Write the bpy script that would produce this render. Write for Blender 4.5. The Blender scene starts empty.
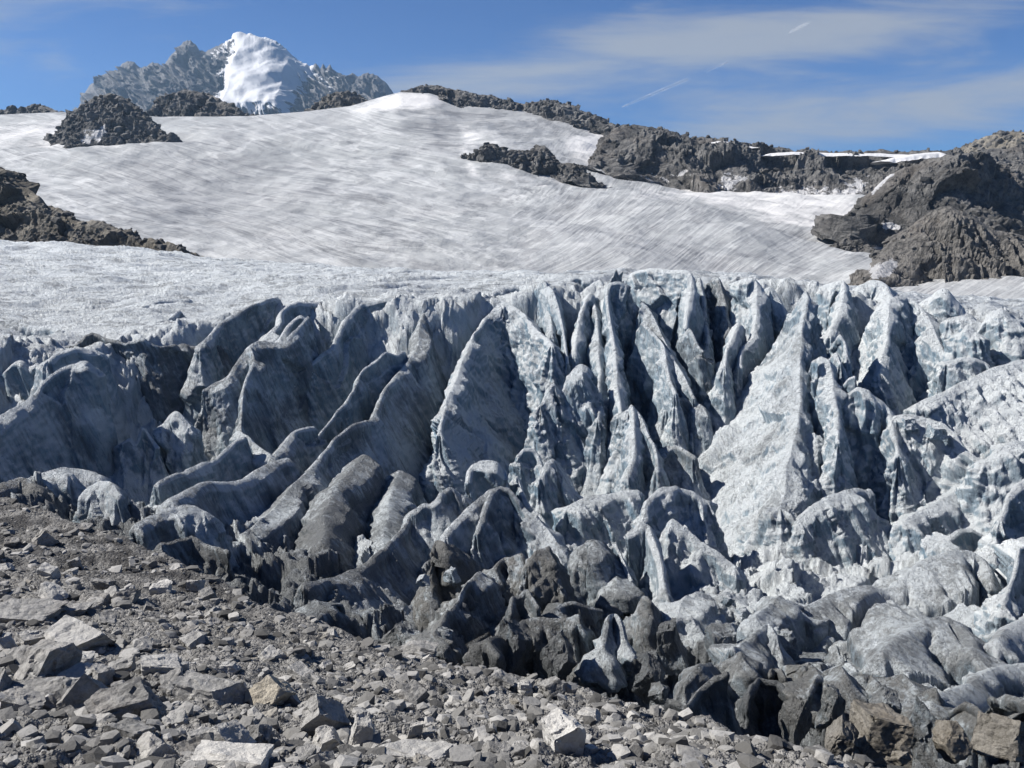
import bpy, math, random
import numpy as np
from mathutils import Vector

R = math.radians
rng = np.random.default_rng(7)
random.seed(7)
scene = bpy.context.scene
COL = scene.collection

# ------------------------------------------------------------------ camera model
F = 887.0
PITCH = R(9.9)
CP, SP = math.cos(PITCH), math.sin(PITCH)


def W(u, v, Y):
    """world point that the photograph shows at pixel (u, v), Y metres ahead."""
    x = (np.asarray(u, float) - 512.0) / F
    y = (384.0 - np.asarray(v, float)) / F
    dx, dy, dz = x, CP + y * SP, -SP + y * CP
    k = np.asarray(Y, float) / dy
    return np.stack([dx * k, dy * k, dz * k], -1)


def pix(P):
    P = np.asarray(P, float)
    fwd = P[..., 1] * CP - P[..., 2] * SP
    up = P[..., 1] * SP + P[..., 2] * CP
    return 512 + F * P[..., 0] / fwd, 384 - F * up / fwd


# ------------------------------------------------------------------ noise
_p = np.random.default_rng(3).permutation(256)
PERM = np.concatenate([_p, _p, _p]).astype(np.int32)
_g = np.random.default_rng(4).normal(size=(256, 3))
GRAD = (_g / np.linalg.norm(_g, axis=1, keepdims=True)).astype(np.float32)


def _perlin(P):
    Pi = np.floor(P).astype(np.int32)
    f = (P - Pi).astype(np.float32)
    Pi &= 255
    w = f * f * f * (f * (f * 6 - 15) + 10)
    X, Y, Z = Pi[:, 0], Pi[:, 1], Pi[:, 2]
    out = np.zeros(len(P), np.float32)
    for cx in (0, 1):
        a = PERM[X + cx]
        wx = w[:, 0] if cx else 1 - w[:, 0]
        for cy in (0, 1):
            b = PERM[a + Y + cy]
            wy = wx * (w[:, 1] if cy else 1 - w[:, 1])
            for cz in (0, 1):
                g = GRAD[PERM[b + Z + cz]]
                d = g[:, 0] * (f[:, 0] - cx) + g[:, 1] * (f[:, 1] - cy) + g[:, 2] * (f[:, 2] - cz)
                out += d * wy * (w[:, 2] if cz else 1 - w[:, 2])
    return out * 1.5


def noise(P, s=1.0, off=0.0):
    s = np.asarray(s, float)
    shp = P.shape[:-1]
    Q = (P.reshape(-1, 3) * s + off + 100.0)
    out = np.empty(len(Q), np.float32)
    for i in range(0, len(Q), 40000):
        out[i:i + 40000] = _perlin(Q[i:i + 40000])
    return out.reshape(shp)


def fbm(P, s=1.0, octv=4, gain=0.5, off=0.0):
    s = np.asarray(s, float)
    t, a = 0.0, 1.0
    for i in range(octv):
        t = t + a * noise(P, s * 2.03 ** i, off + 17.3 * i)
        a *= gain
    return t


def ridged(P, s=1.0, octv=4, gain=0.5, off=0.0):
    s = np.asarray(s, float)
    t, a = 0.0, 1.0
    for i in range(octv):
        t = t + a * (1 - 2 * np.abs(noise(P, s * 2.03 ** i, off + 13.7 * i)))
        a *= gain
    return t


def cells(P, s=1.0, off=0.0):
    """F1, F2 distances of a jittered-grid cell noise (3-D)."""
    Q = P.reshape(-1, 3) * np.asarray(s, float) + off + 100.0
    I = np.floor(Q).astype(np.int32)
    f1 = np.full(len(Q), 9.0, np.float32)
    f2 = np.full(len(Q), 9.0, np.float32)
    for dx in (-1, 0, 1):
        for dy in (-1, 0, 1):
            for dz in (-1, 0, 1):
                J = I + np.array([dx, dy, dz])
                h = PERM[PERM[PERM[J[:, 0] & 255] + (J[:, 1] & 255)] + (J[:, 2] & 255)]
                d = np.linalg.norm(J + 0.5 + 0.55 * GRAD[h] - Q, axis=1)
                f2 = np.minimum(f2, np.maximum(f1, d))
                f1 = np.minimum(f1, d)
    return f1.reshape(P.shape[:-1]), f2.reshape(P.shape[:-1])


_r6 = np.random.default_rng(6)
G2 = _r6.normal(size=(256, 3)).astype(np.float32)
G2 /= np.linalg.norm(G2, axis=1, keepdims=True)
H2 = _r6.uniform(-.5, .5, 256).astype(np.float32)


def shards(P, s=1.0, off=0.0):
    """broken-block noise: every cell is a randomly tilted plane with its own step; sharp edges between cells"""
    shp = P.shape[:-1]
    A = P.reshape(-1, 3) * np.asarray(s, float) + off + 100.0
    res = np.empty(len(A), np.float32)
    for a in range(0, len(A), 60000):
        Q = A[a:a + 60000].astype(np.float32)
        I = np.floor(Q).astype(np.int32)
        f1 = np.full(len(Q), 9.0, np.float32)
        val = np.zeros(len(Q), np.float32)
        for dx in (-1, 0, 1):
            for dy in (-1, 0, 1):
                for dz in (-1, 0, 1):
                    J = I + np.array([dx, dy, dz], np.int32)
                    h = PERM[PERM[PERM[J[:, 0] & 255] + (J[:, 1] & 255)] + (J[:, 2] & 255)]
                    v = Q - (J + np.float32(.5) + np.float32(.5) * GRAD[h])
                    d = (v * v).sum(1)
                    m = d < f1
                    f1 = np.where(m, d, f1)
                    val = np.where(m, (v * G2[h]).sum(1) + H2[h] * .7, val)
        res[a:a + 60000] = val
    return res.reshape(shp)


def sstep(a, b, x):
    t = np.clip((x - a) / (b - a), 0, 1)
    return t * t * (3 - 2 * t)


# ------------------------------------------------------------------ mesh helpers
def mesh_obj(name, V, faces, mat, smooth=True, origin=None, attrs=None):
    """faces: (n,4) or (n,3) int array. One mesh object, origin at its base."""
    V = np.asarray(V, np.float64).reshape(-1, 3)
    if origin is None:
        origin = np.array([V[:, 0].mean(), V[:, 1].mean(), V[:, 2].min()])
    V = (V - origin).astype(np.float32)
    faces = np.asarray(faces, np.int32)
    k = faces.shape[1]
    me = bpy.data.meshes.new(name)
    me.vertices.add(len(V))
    me.vertices.foreach_set('co', V.ravel())
    me.loops.add(faces.size)
    me.loops.foreach_set('vertex_index', faces.ravel())
    me.polygons.add(len(faces))
    me.polygons.foreach_set('loop_start', np.arange(0, faces.size, k, dtype=np.int32))
    me.polygons.foreach_set('use_smooth', np.full(len(faces), smooth, bool))
    if attrs:
        for n, a in attrs.items():
            at = me.attributes.new(n, 'FLOAT', 'POINT')
            at.data.foreach_set('value', np.asarray(a, np.float32).ravel())
    me.update(calc_edges=True)
    me.validate()
    o = bpy.data.objects.new(name, me)
    o.location = origin
    if mat:
        me.materials.append(mat)
    COL.objects.link(o)
    return o


def grid_faces(n, m, wrap=False):
    i = np.arange(n if wrap else n - 1)
    j = np.arange(m - 1)
    I, J = np.meshgrid(i, j, indexing='ij')
    I2 = (I + 1) % n
    a, b, c, d = I * m + J, I2 * m + J, I2 * m + J + 1, I * m + J + 1
    return np.stack([a, d, c, b], -1).reshape(-1, 4)


def tag(o, label=None, cat=None, group=None, kind=None):
    if label: o['label'] = label
    if cat: o['category'] = cat
    if group: o['group'] = group
    if kind: o['kind'] = kind
    return o


def resample(P, ds, linear=False):
    """smooth polyline (Catmull-Rom) resampled about every ds metres."""
    P = np.asarray(P, float)
    Q = np.vstack([2 * P[0] - P[1], P, 2 * P[-1] - P[-2]])
    out = []
    for i in range(1, len(Q) - 2):
        t = np.linspace(0, 1, 24, endpoint=False)[:, None]
        p0, p1, p2, p3 = Q[i - 1], Q[i], Q[i + 1], Q[i + 2]
        out.append(0.5 * (2 * p1 + (p2 - p0) * t + (2 * p0 - 5 * p1 + 4 * p2 - p3) * t ** 2
                          + (3 * p1 - p0 - 3 * p2 + p3) * t ** 3))
    C = np.vstack(out + [P[-1:]])
    if linear: C = P.copy()
    L = np.concatenate([[0], np.cumsum(np.linalg.norm(np.diff(C, axis=0), axis=1))])
    n = max(8, int(L[-1] / ds))
    s = np.linspace(0, L[-1], n)
    return np.stack([np.interp(s, L, C[:, k]) for k in range(3)], -1), s


def smooth1(a, k):
    if k < 1: return a
    ker = np.hanning(2 * k + 3)[1:-1]
    ker /= ker.sum()
    pad = np.concatenate([np.repeat(a[:1], k, 0), a, np.repeat(a[-1:], k, 0)])
    return np.stack([np.convolve(pad[:, c], ker, 'valid') for c in range(a.shape[1])], -1)


# ------------------------------------------------------------------ materials
def new_mat(name):
    m = bpy.data.materials.new(name)
    m.use_nodes = True
    nt = m.node_tree
    nt.nodes.clear()
    out = nt.nodes.new('ShaderNodeOutputMaterial')
    b = nt.nodes.new('ShaderNodeBsdfPrincipled')
    nt.links.new(b.outputs[0], out.inputs[0])
    return m, nt, b


class NT:
    """tiny node-graph writer"""
    def __init__(s, nt): s.nt = nt
    def n(s, t, **kw):
        nd = s.nt.nodes.new(t)
        for k, v in kw.items(): setattr(nd, k, v)
        return nd
    def put(s, sock, v):
        if hasattr(v, 'node'): s.nt.links.new(v, sock)
        else: sock.default_value = v
    def math(s, op, a, b=0.0, clamp=False):
        nd = s.n('ShaderNodeMath', operation=op); nd.use_clamp = clamp
        s.put(nd.inputs[0], a); s.put(nd.inputs[1], b)
        return nd.outputs[0]
    def mix(s, f, a, b, blend='MIX'):
        nd = s.n('ShaderNodeMix', data_type='RGBA', blend_type=blend)
        s.put(nd.inputs[0], f); s.put(nd.inputs[6], a); s.put(nd.inputs[7], b)
        return nd.outputs[2]
    def ramp(s, x, lo, hi):
        nd = s.n('ShaderNodeMapRange'); nd.interpolation_type = 'SMOOTHSTEP'
        s.put(nd.inputs[0], x); s.put(nd.inputs[1], lo); s.put(nd.inputs[2], hi)
        return nd.outputs[0]
    def mapping(s, vec, scale=(1, 1, 1), rot=(0, 0, 0), loc=(0, 0, 0)):
        nd = s.n('ShaderNodeMapping')
        s.put(nd.inputs['Vector'], vec); nd.inputs['Scale'].default_value = scale
        nd.inputs['Rotation'].default_value = rot; nd.inputs['Location'].default_value = loc
        return nd.outputs[0]
    def noise(s, vec, scale, detail=6, rough=0.6, dist=0.0, col=False):
        nd = s.n('ShaderNodeTexNoise')
        s.put(nd.inputs['Vector'], vec)
        for k, v in (('Scale', scale), ('Detail', detail), ('Roughness', rough), ('Distortion', dist)):
            nd.inputs[k].default_value = v
        return nd.outputs['Color' if col else 'Fac']
    def voro(s, vec, scale, feat='F1', out='Distance'):
        nd = s.n('ShaderNodeTexVoronoi', feature=feat)
        s.put(nd.inputs['Vector'], vec); nd.inputs['Scale'].default_value = scale
        return nd.outputs[out]
    def pos(s): return s.n('ShaderNodeNewGeometry').outputs['Position']
    def nz(s):
        g = s.n('ShaderNodeNewGeometry'); x = s.n('ShaderNodeSeparateXYZ')
        s.nt.links.new(g.outputs['Normal'], x.inputs[0]); return x.outputs[2]
    def attr(s, name):
        return s.n('ShaderNodeAttribute', attribute_name=name).outputs['Fac']
    def bump(s, h, strength=0.5, dist=0.1, normal=None):
        nd = s.n('ShaderNodeBump'); nd.inputs['Strength'].default_value = strength
        nd.inputs['Distance'].default_value = dist; s.put(nd.inputs['Height'], h)
        if normal is not None: s.put(nd.inputs['Normal'], normal)
        return nd.outputs[0]
    def objcol(s):
        oi = s.n('ShaderNodeObjectInfo'); x = s.n('ShaderNodeSeparateColor')
        s.nt.links.new(oi.outputs['Color'], x.inputs[0]); return x.outputs[0], x.outputs[1], x.outputs[2]


def ice_material():
    """glacier ice: white weathering crust, blue clean ice darkened to deepen wall shade, grey silt streaks.
    object colour: R = dirt, G = blueness, B = brown silt"""
    m, nt, b = new_mat('glacier_ice'); g = NT(nt)
    P = g.pos()
    dirt, blue, silt = g.objcol()
    dirt = g.math('MAXIMUM', dirt, g.attr('mud'))  # mud mask holds real dirt plus painted shade of the moat
    # the tongue's lower end carries more rock dust than the ice above
    sx = g.n('ShaderNodeSeparateXYZ'); g.put(sx.inputs[0], P)
    dust = g.math('MULTIPLY', g.ramp(sx.outputs[1], 74, 46), g.ramp(sx.outputs[0], 26, 12))
    dirt = g.math('ADD', dirt, g.math('MULTIPLY', dust, .2), True)
    shear = g.mapping(P, (1, 1, 1), (0, R(24), 0))
    st = g.noise(g.mapping(shear, (1.6, 1.6, .16)), 1.0, 7, .6, .25)      # streaks down the walls
    st2 = g.noise(g.mapping(shear, (5.5, 5.5, .5)), 1.0, 6, .6, .1)
    st3 = g.noise(g.mapping(shear, (3.0, 3.0, .14)), 1.0, 7, .6, .05)      # thin slanting dirt lines
    blot = g.noise(P, .22, 6, .6, .4)
    fine = g.noise(P, 9.0, 5, .7)
    nz = g.nz()
    c = g.mix(g.ramp(blot, .38, .66), (.38, .45, .50, 1), (.25, .325, .39, 1))  # bare wall ice, colour darkened to deepen the shade on steep sides
    c = g.mix(g.math('MULTIPLY', g.ramp(st, .40, .62), blue), c, (.17, .30, .42, 1))
    c = g.mix(g.math('MULTIPLY', g.ramp(st3, .52, .66), .55), c, (.13, .155, .19, 1))
    crust = g.math('MULTIPLY', g.ramp(g.math('ADD', nz, g.math('MULTIPLY', g.math('SUBTRACT', fine, .5), .22)), .10, .52), g.math('SUBTRACT', .96, g.math('MULTIPLY', dirt, .45)))
    c = g.mix(crust, c, (.72, .755, .77, 1))
    # dirt: streaky, amount set per object
    d1 = g.math('ADD', g.math('MULTIPLY', st, .55), g.math('MULTIPLY', st2, .45))
    d1 = g.math('ADD', d1, g.math('MULTIPLY', g.math('SUBTRACT', blot, .5), .8))
    lo = g.math('SUBTRACT', .61, g.math('MULTIPLY', dirt, .36))
    dm = g.ramp(d1, lo, g.math('ADD', lo, .24))
    dc = g.mix(silt, g.mix(fine, (.03, .034, .04, 1), (.12, .127, .135, 1)), g.mix(fine, (.06, .055, .045, 1), (.20, .18, .15, 1)))
    dm = g.math('MULTIPLY', dm, g.math('ADD', .35, g.math('MULTIPLY', dirt, .48)))
    c = g.mix(dm, c, dc)
    # thin dark melt grooves on the flat plateau
    pa = g.attr('plat')
    gr = g.noise(g.mapping(P, (.10, .55, 1), (0, 0, R(-30))), 1.0, 9, .66, 1.2)
    c = g.mix(g.math('MULTIPLY', g.math('MULTIPLY', g.ramp(gr, .53, .61), .62), pa), c, (.20, .215, .235, 1))
    # fine cryoconite speckle
    sp = g.ramp(g.noise(P, 3.1, 8, .72), .56, .68)
    c = g.mix(g.math('MULTIPLY', sp, g.math('ADD', .04, g.math('MULTIPLY', dirt, .55))), c, (.12, .125, .13, 1))
    g.put(b.inputs['Base Color'], c)
    b.inputs['Roughness'].default_value = .55
    b.inputs['Specular IOR Level'].default_value = .35
    h = g.math('ADD', g.math('MULTIPLY', st2, .5), g.math('MULTIPLY', fine, .22))
    h = g.math('ADD', h, g.math('ADD', g.math('MULTIPLY', st, .9), g.math('MULTIPLY', st3, -.9)))
    n1 = g.bump(h, 1.0, .5)
    n2 = g.bump(g.noise(P, 4.5, 6, .72), .9, .12, n1)
    g.put(b.inputs['Normal'], n2)
    return m


def rock_material(name, dark=(.10, .098, .095, 1), light=(.24, .23, .215, 1), sc=1.0, warm=(.25, .20, .15, 1),
                  wamt=.25, snow=False, bump=.8, strata=None):
    """object colour R scales towards light, G towards the warm rust tone"""
    m, nt, b = new_mat(name); g = NT(nt)
    P = g.pos()
    orr, og, _ = g.objcol()
    a = g.noise(P, .9 * sc, 8, .68, .5)
    f = g.noise(P, 7 * sc, 6, .75)
    v = g.voro(g.mapping(P, (1, 1, 1.3)), 2.2 * sc, 'F1', 'Distance')
    c = g.mix(g.ramp(g.math('ADD', a, g.math('MULTIPLY', g.math('SUBTRACT', f, .5), .8)), .32, .68), dark, light)
    c = g.mix(g.math('MULTIPLY', g.ramp(g.noise(P, .35 * sc, 5, .6), .48, .7), wamt), c, warm)
    c = g.mix(g.math('MULTIPLY', orr, .75), c, (.58, .57, .545, 1))
    c = g.mix(g.math('MULTIPLY', og, .7), c, (.40, .33, .21, 1))
    c = g.mix(g.math('MULTIPLY', g.ramp(f, .52, .72), .35), c, (.05, .05, .05, 1))
    rough = .85
    h = g.math('ADD', a, g.math('ADD', g.math('MULTIPLY', f, .35), g.math('MULTIPLY', v, -.5)))
    if strata:
        sn = g.noise(g.mapping(P, strata[0], strata[1]), sc, 6, .6, .3)
        h = g.math('ADD', h, g.math('MULTIPLY', sn, 1.3))
        c = g.mix(g.math('MULTIPLY', g.ramp(sn, .40, .60), .6), c, light)
    nrm = g.bump(h, bump, .5 / sc)
    if snow:
        s = g.attr('snow')
        e = g.math('ADD', s, g.math('MULTIPLY', g.math('SUBTRACT', g.noise(P, 2.2 * sc, 9, .74), .5), 2.6))
        sm = g.ramp(e, .46, .60)
        sc_ = g.mix(g.noise(P, 4 * sc, 4, .6), (.52, .52, .53, 1), (.64, .64, .65, 1))
        c = g.mix(sm, c, sc_)
    g.put(b.inputs['Base Color'], c)
    b.inputs['Roughness'].default_value = rough
    b.inputs['Specular IOR Level'].default_value = .25
    g.put(b.inputs['Normal'], nrm)
    return m


def slope_material():
    """the upper glacier: old firn and bare ice with dirt bands; attributes s (across the flow) and t (along it)"""
    m, nt, b = new_mat('old_firn'); g = NT(nt)
    P = g.pos()
    def fam(a, b_):
        cv = g.n('ShaderNodeCombineXYZ'); g.put(cv.inputs[0], g.attr(a)); g.put(cv.inputs[1], g.attr(b_)); return cv.outputs[0]
    A, B = fam('flow_s', 'flow_t'), fam('fall_s', 'fall_t')
    side = g.attr('side')
    def both(sa, sb, det, ro, di):
        x1 = g.noise(g.mapping(A, sa), 1.0, det, ro, di); x2 = g.noise(g.mapping(B, sb), 1.0, det, ro, di)
        return g.math('ADD', g.math('MULTIPLY', x1, g.math('SUBTRACT', 1.0, side)), g.math('MULTIPLY', x2, side))
    st = both((34, 1.3, 1), (26, 3.2, 1), 10, .72, .5)
    st2 = both((8, .7, 1), (7, 1.6, 1), 9, .68, .7)
    cr = both((17, 1.5, 1), (11, 3, 1), 7, .62, .7)
    big = g.noise(P, .006, 5, .55)
    snow = g.attr('fresh')
    dirt = g.attr('band')
    c = g.mix(g.ramp(st2, .36, .64), (.345, .358, .364, 1), (.28, .292, .30, 1))
    c = g.mix(g.math('MULTIPLY', g.ramp(st, .49, .66), .3), c, (.185, .19, .195, 1))
    c = g.mix(g.math('MULTIPLY', g.ramp(g.noise(g.mapping(P, (1, .5, 1)), .035, 10, .76, .6), .5, .62), .5), c, (.22, .222, .23, 1))
    c = g.mix(g.math('MULTIPLY', g.ramp(big, .40, .62), .3), c, (.42, .425, .435, 1))
    c = g.mix(g.math('MULTIPLY', g.ramp(cr, .585, .635), g.math('ADD', .2, g.math('MULTIPLY', dirt, .65))), c, (.15, .155, .17, 1))
    def lines(sa, sb, wd, amt, cover, c):
        n_ = both(sa, sb, 5, .55, .5)
        d_ = g.math('ABSOLUTE', g.math('SUBTRACT', n_, .5))
        k_ = g.math('MULTIPLY', g.ramp(d_, wd, 0.0), g.math('MULTIPLY', cover, amt))
        return g.mix(k_, c, (.13, .135, .145, 1))
    patch = g.ramp(g.noise(P, .012, 6, .65, .5), .42, .6)
    c = lines((7, .4, 1), (6, 1.1, 1), .03, .85, g.math('MAXIMUM', g.math('MULTIPLY', patch, .6), dirt), c)
    c = lines((17, 1.0, 1), (13, 2.2, 1), .05, .6, patch, c)
    wl = both((8, 1.0, 1), (8, 2.2, 1), 6, .6, .6)
    c = g.mix(g.math('MULTIPLY', g.ramp(g.math('ABSOLUTE', g.math('SUBTRACT', wl, .52)), .05, 0.0), .4), c, (.55, .56, .565, 1))
    c = g.mix(g.math('MULTIPLY', dirt, .4), c, (.23, .235, .245, 1))
    e = g.math('ADD', snow, g.math('MULTIPLY', g.math('SUBTRACT', g.noise(P, .03, 9, .74), .5), 2.0))
    c = g.mix(g.math('MULTIPLY', g.ramp(e, .35, .95), .85), c, (.62, .615, .61, 1))
    g.put(b.inputs['Base Color'], c)
    b.inputs['Roughness'].default_value = .7
    b.inputs['Specular IOR Level'].default_value = .2
    h = g.math('ADD', st, g.math('MULTIPLY', cr, .8))
    g.put(b.inputs['Normal'], g.bump(h, .35, 3.0, g.bump(g.noise(P, .035, 9, .7), .5, 6.0)))
    return m


def mountain_material():
    m, nt, b = new_mat('high_peak'); g = NT(nt)
    P = g.pos()
    nz = g.nz()
    a = g.noise(g.mapping(P, (.02, .02, .006)), 1.0, 8, .65, .4)
    f = g.noise(P, .03, 8, .7)
    rock = g.mix(g.ramp(a, .35, .65), (.028, .029, .034, 1), (.085, .083, .086, 1))
    s = g.attr('snow')
    e = g.math('ADD', g.math('ADD', s, g.math('MULTIPLY', g.math('SUBTRACT', nz, .50), .9)),
               g.math('MULTIPLY', g.math('SUBTRACT', f, .5), .65))
    c = g.mix(g.ramp(e, .45, .53), rock, (.50, .51, .53, 1))
    g.put(b.inputs['Base Color'], c)
    b.inputs['Roughness'].default_value = .8
    g.put(b.inputs['Normal'], g.bump(g.math('ADD', g.math('MULTIPLY', a, g.math('SUBTRACT', 1.0, g.ramp(e, .40, .53))), f), .45, 18))
    return m


def gravel_material():
    m, nt, b = new_mat('moraine_gravel'); g = NT(nt)
    P = g.pos()
    v1 = g.voro(P, 7.0, 'F1', 'Distance')
    col = g.n('ShaderNodeTexVoronoi'); g.put(col.inputs['Vector'], P); col.inputs['Scale'].default_value = 7.0
    sepc = g.n('ShaderNodeSeparateColor'); nt.links.new(col.outputs['Color'], sepc.inputs[0])
    v2 = g.voro(P, 19.0, 'F1', 'Distance')
    a = g.noise(P, .5, 7, .65)
    f = g.noise(P, 14, 6, .7)
    c = g.mix(g.ramp(a, .35, .65), (.075, .073, .07, 1), (.165, .16, .153, 1))
    c = g.mix(.5, c, g.mix(sepc.outputs[0], (.06, .06, .06, 1), (.36, .352, .335, 1)))
    c = g.mix(g.math('MULTIPLY', g.ramp(f, .5, .75), .5), c, (.06, .06, .06, 1))
    wet = g.attr('wet')
    c = g.mix(g.math('MULTIPLY', wet, .85), c, (.035, .034, .034, 1))
    g.put(b.inputs['Base Color'], c)
    b.inputs['Roughness'].default_value = .9
    b.inputs['Specular IOR Level'].default_value = .2
    h = g.math('ADD', g.math('MULTIPLY', v1, -1.0), g.math('ADD', g.math('MULTIPLY', v2, -.5), g.math('MULTIPLY', f, .3)))
    g.put(b.inputs['Normal'], g.bump(h, .9, .12))
    return m


ICE = ice_material()
ROCK = rock_material('grey_boulder', (.10, .099, .096, 1), (.29, .284, .272, 1), 1.6, wamt=.15, bump=.7)
CRAG = rock_material('dark_crag', (.06, .06, .06, 1), (.20, .196, .19, 1), .05, wamt=.2, snow=True, bump=1.0)
SLAB = rock_material('slabby_cliff', (.075, .073, .07, 1), (.24, .228, .212, 1), .12, wamt=.25, snow=True, bump=1.0,
                     strata=((5, 5, .7), (0, R(28), 0)))
SLOPE = slope_material()
PEAK = mountain_material()
GRAVEL = gravel_material()
SILTY = rock_material('silt_covered_boulder', (.06, .058, .054, 1), (.19, .183, .17, 1), 1.8, wamt=.2, bump=.9)

# ------------------------------------------------------------------ terrain functions
def rbf_fit(pts):
    P = np.array([W(*p) for p in pts])
    xy, z = P[:, :2], P[:, 2]
    n = len(P)
    d = np.linalg.norm(xy[:, None] - xy[None], axis=-1)
    A = np.zeros((n + 3, n + 3))
    A[:n, :n] = -d + 0.0
    A[:n, :n] -= np.eye(n) * 1.0 * -1.0 * 0.5     # a little smoothing
    A[:n, n] = 1; A[:n, n + 1:] = xy
    A[n, :n] = 1; A[n + 1:, :n] = xy.T
    sol = np.linalg.solve(A, np.concatenate([z, np.zeros(3)]))

    def ev(x, y):
        shp = np.shape(x)
        q = np.stack([np.ravel(x), np.ravel(y)], -1)
        out = np.empty(len(q))
        for i in range(0, len(q), 60000):
            dd = -np.linalg.norm(q[i:i + 60000, None] - xy[None], axis=-1)
            out[i:i + 60000] = dd @ sol[:n] + sol[n] + q[i:i + 60000] @ sol[n + 1:]
        return out.reshape(shp)
    return ev


FLOOR_PTS = [(-300, 560, 55), (-300, 440, 80), (-100, 500, 60), (-100, 420, 82),
             (0, 505, 57), (0, 470, 68), (0, 430, 80), (100, 525, 54), (100, 485, 66), (120, 445, 82), (200, 580, 48),
             (200, 535, 57), (200, 490, 70), (220, 430, 86), (300, 630, 45), (300, 560, 58), (300, 500, 71), (320, 440, 87),
             (400, 670, 42), (400, 600, 54), (400, 530, 66), (430, 480, 80), (500, 700, 40), (500, 620, 51), (500, 550, 63),
             (520, 490, 80), (540, 450, 92), (600, 720, 38), (600, 640, 48), (600, 560, 62), (620, 515, 74), (620, 440, 92),
             (700, 745, 34), (700, 660, 44), (690, 580, 56), (690, 500, 76), (720, 420, 94), (770, 765, 31), (780, 610, 52),
             (780, 700, 38), (830, 590, 58), (800, 420, 94), (880, 560, 63), (900, 480, 78), (900, 420, 92), (850, 770, 30), (900, 790, 29), (870, 680, 40),
             (1024, 800, 28), (960, 650, 44), (960, 540, 64), (1000, 470, 77), (1000, 420, 88), (1024, 650, 43), (1024, 560, 58),
             (1200, 780, 28), (1200, 650, 42), (1200, 500, 68), (1200, 430, 88)]
PLAT_PTS = [(-300, 330, 92), (-300, 245, 200), (-100, 335, 92), (-100, 242, 200), (0, 340, 92), (0, 300, 120), (0, 265, 160), (0, 243, 205),
            (100, 342, 92), (100, 300, 125), (100, 268, 165), (100, 248, 205), (200, 325, 97), (200, 290, 130), (200, 258, 205), (300, 303, 103), (300, 285, 130),
            (300, 267, 195), (400, 298, 104), (400, 285, 130), (400, 272, 185), (500, 292, 104), (500, 282, 130),
            (500, 275, 170), (600, 284, 106), (600, 276, 140), (700, 280, 106), (700, 276, 130), (800, 288, 106),
            (800, 285, 130), (900, 304, 103), (900, 298, 130), (1024, 318, 100), (1024, 304, 140), (1200, 322, 100), (1200, 306, 140),
            (500, 284, 225), (600, 288, 225), (700, 292, 225), (800, 302, 225), (900, 312, 225), (1024, 318, 225), (1200, 320, 225)]
floor_f = rbf_fit(FLOOR_PTS)
plat_f = rbf_fit(PLAT_PTS)
EDGE_U = [-300, 0, 90, 200, 280, 340, 430, 500, 600, 700, 800, 900, 1024, 1200]
EDGE_Y = [86, 86, 89, 95, 101, 100, 99, 102, 103, 102, 102, 100, 98, 98]


def ubase(x, y):
    return 512 + 873 * x / np.maximum(y, 1)


def zb(x, y):
    """the ice surface between the seracs"""
    x, y = np.asarray(x, float), np.asarray(y, float)
    e = np.interp(ubase(x, y), EDGE_U, EDGE_Y)
    k = sstep(e - 7, e + 1.5, y)
    deep = 3.0 * sstep(62, 76, y) + 1.2 * sstep(40, 55, y)
    return (floor_f(x, y) - deep) * (1 - k) + plat_f(x, y) * k


MOR_PTS = [(-400, 800, 12), (-400, 600, 36), (-200, 620, 34), (-200, 520, 56), (0, 768, 13), (0, 690, 21.5), (0, 620, 33), (0, 560, 44), (0, 500, 59), (0, 470, 70),
           (100, 768, 13), (100, 690, 22), (100, 620, 34), (100, 560, 45.5), (100, 520, 55), (200, 768, 13.2), (200, 690, 22.5), (200, 620, 35),
           (200, 575, 44), (300, 768, 13.4), (300, 700, 22), (300, 640, 33), (300, 610, 39), (400, 768, 13.6), (400, 710, 21.5), (400, 660, 31), (400, 645, 35),
           (500, 768, 13.8), (500, 720, 21), (500, 685, 28), (500, 677, 31), (600, 768, 14), (600, 735, 19.5), (600, 700, 26.5), (700, 768, 14.5),
           (700, 740, 19.5), (700, 722, 23.5), (800, 775, 15.5), (800, 755, 19), (850, 768, 17.5), (950, 850, 13), (1100, 900, 11), (1300, 950, 11)]
mor_f = rbf_fit(MOR_PTS + [(512, 1500, 1.5), (0, 1500, 1.5), (1024, 1500, 1.5)])
FOOT_U = [-400, 0, 50, 100, 150, 200, 250, 300, 350, 400, 450, 500, 560, 600, 650, 700, 760, 830, 900, 1200]
FOOT_V = [470, 500, 520, 535, 555, 575, 600, 622, 638, 650, 664, 680, 690, 700, 712, 722, 745, 768, 790, 850]

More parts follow.
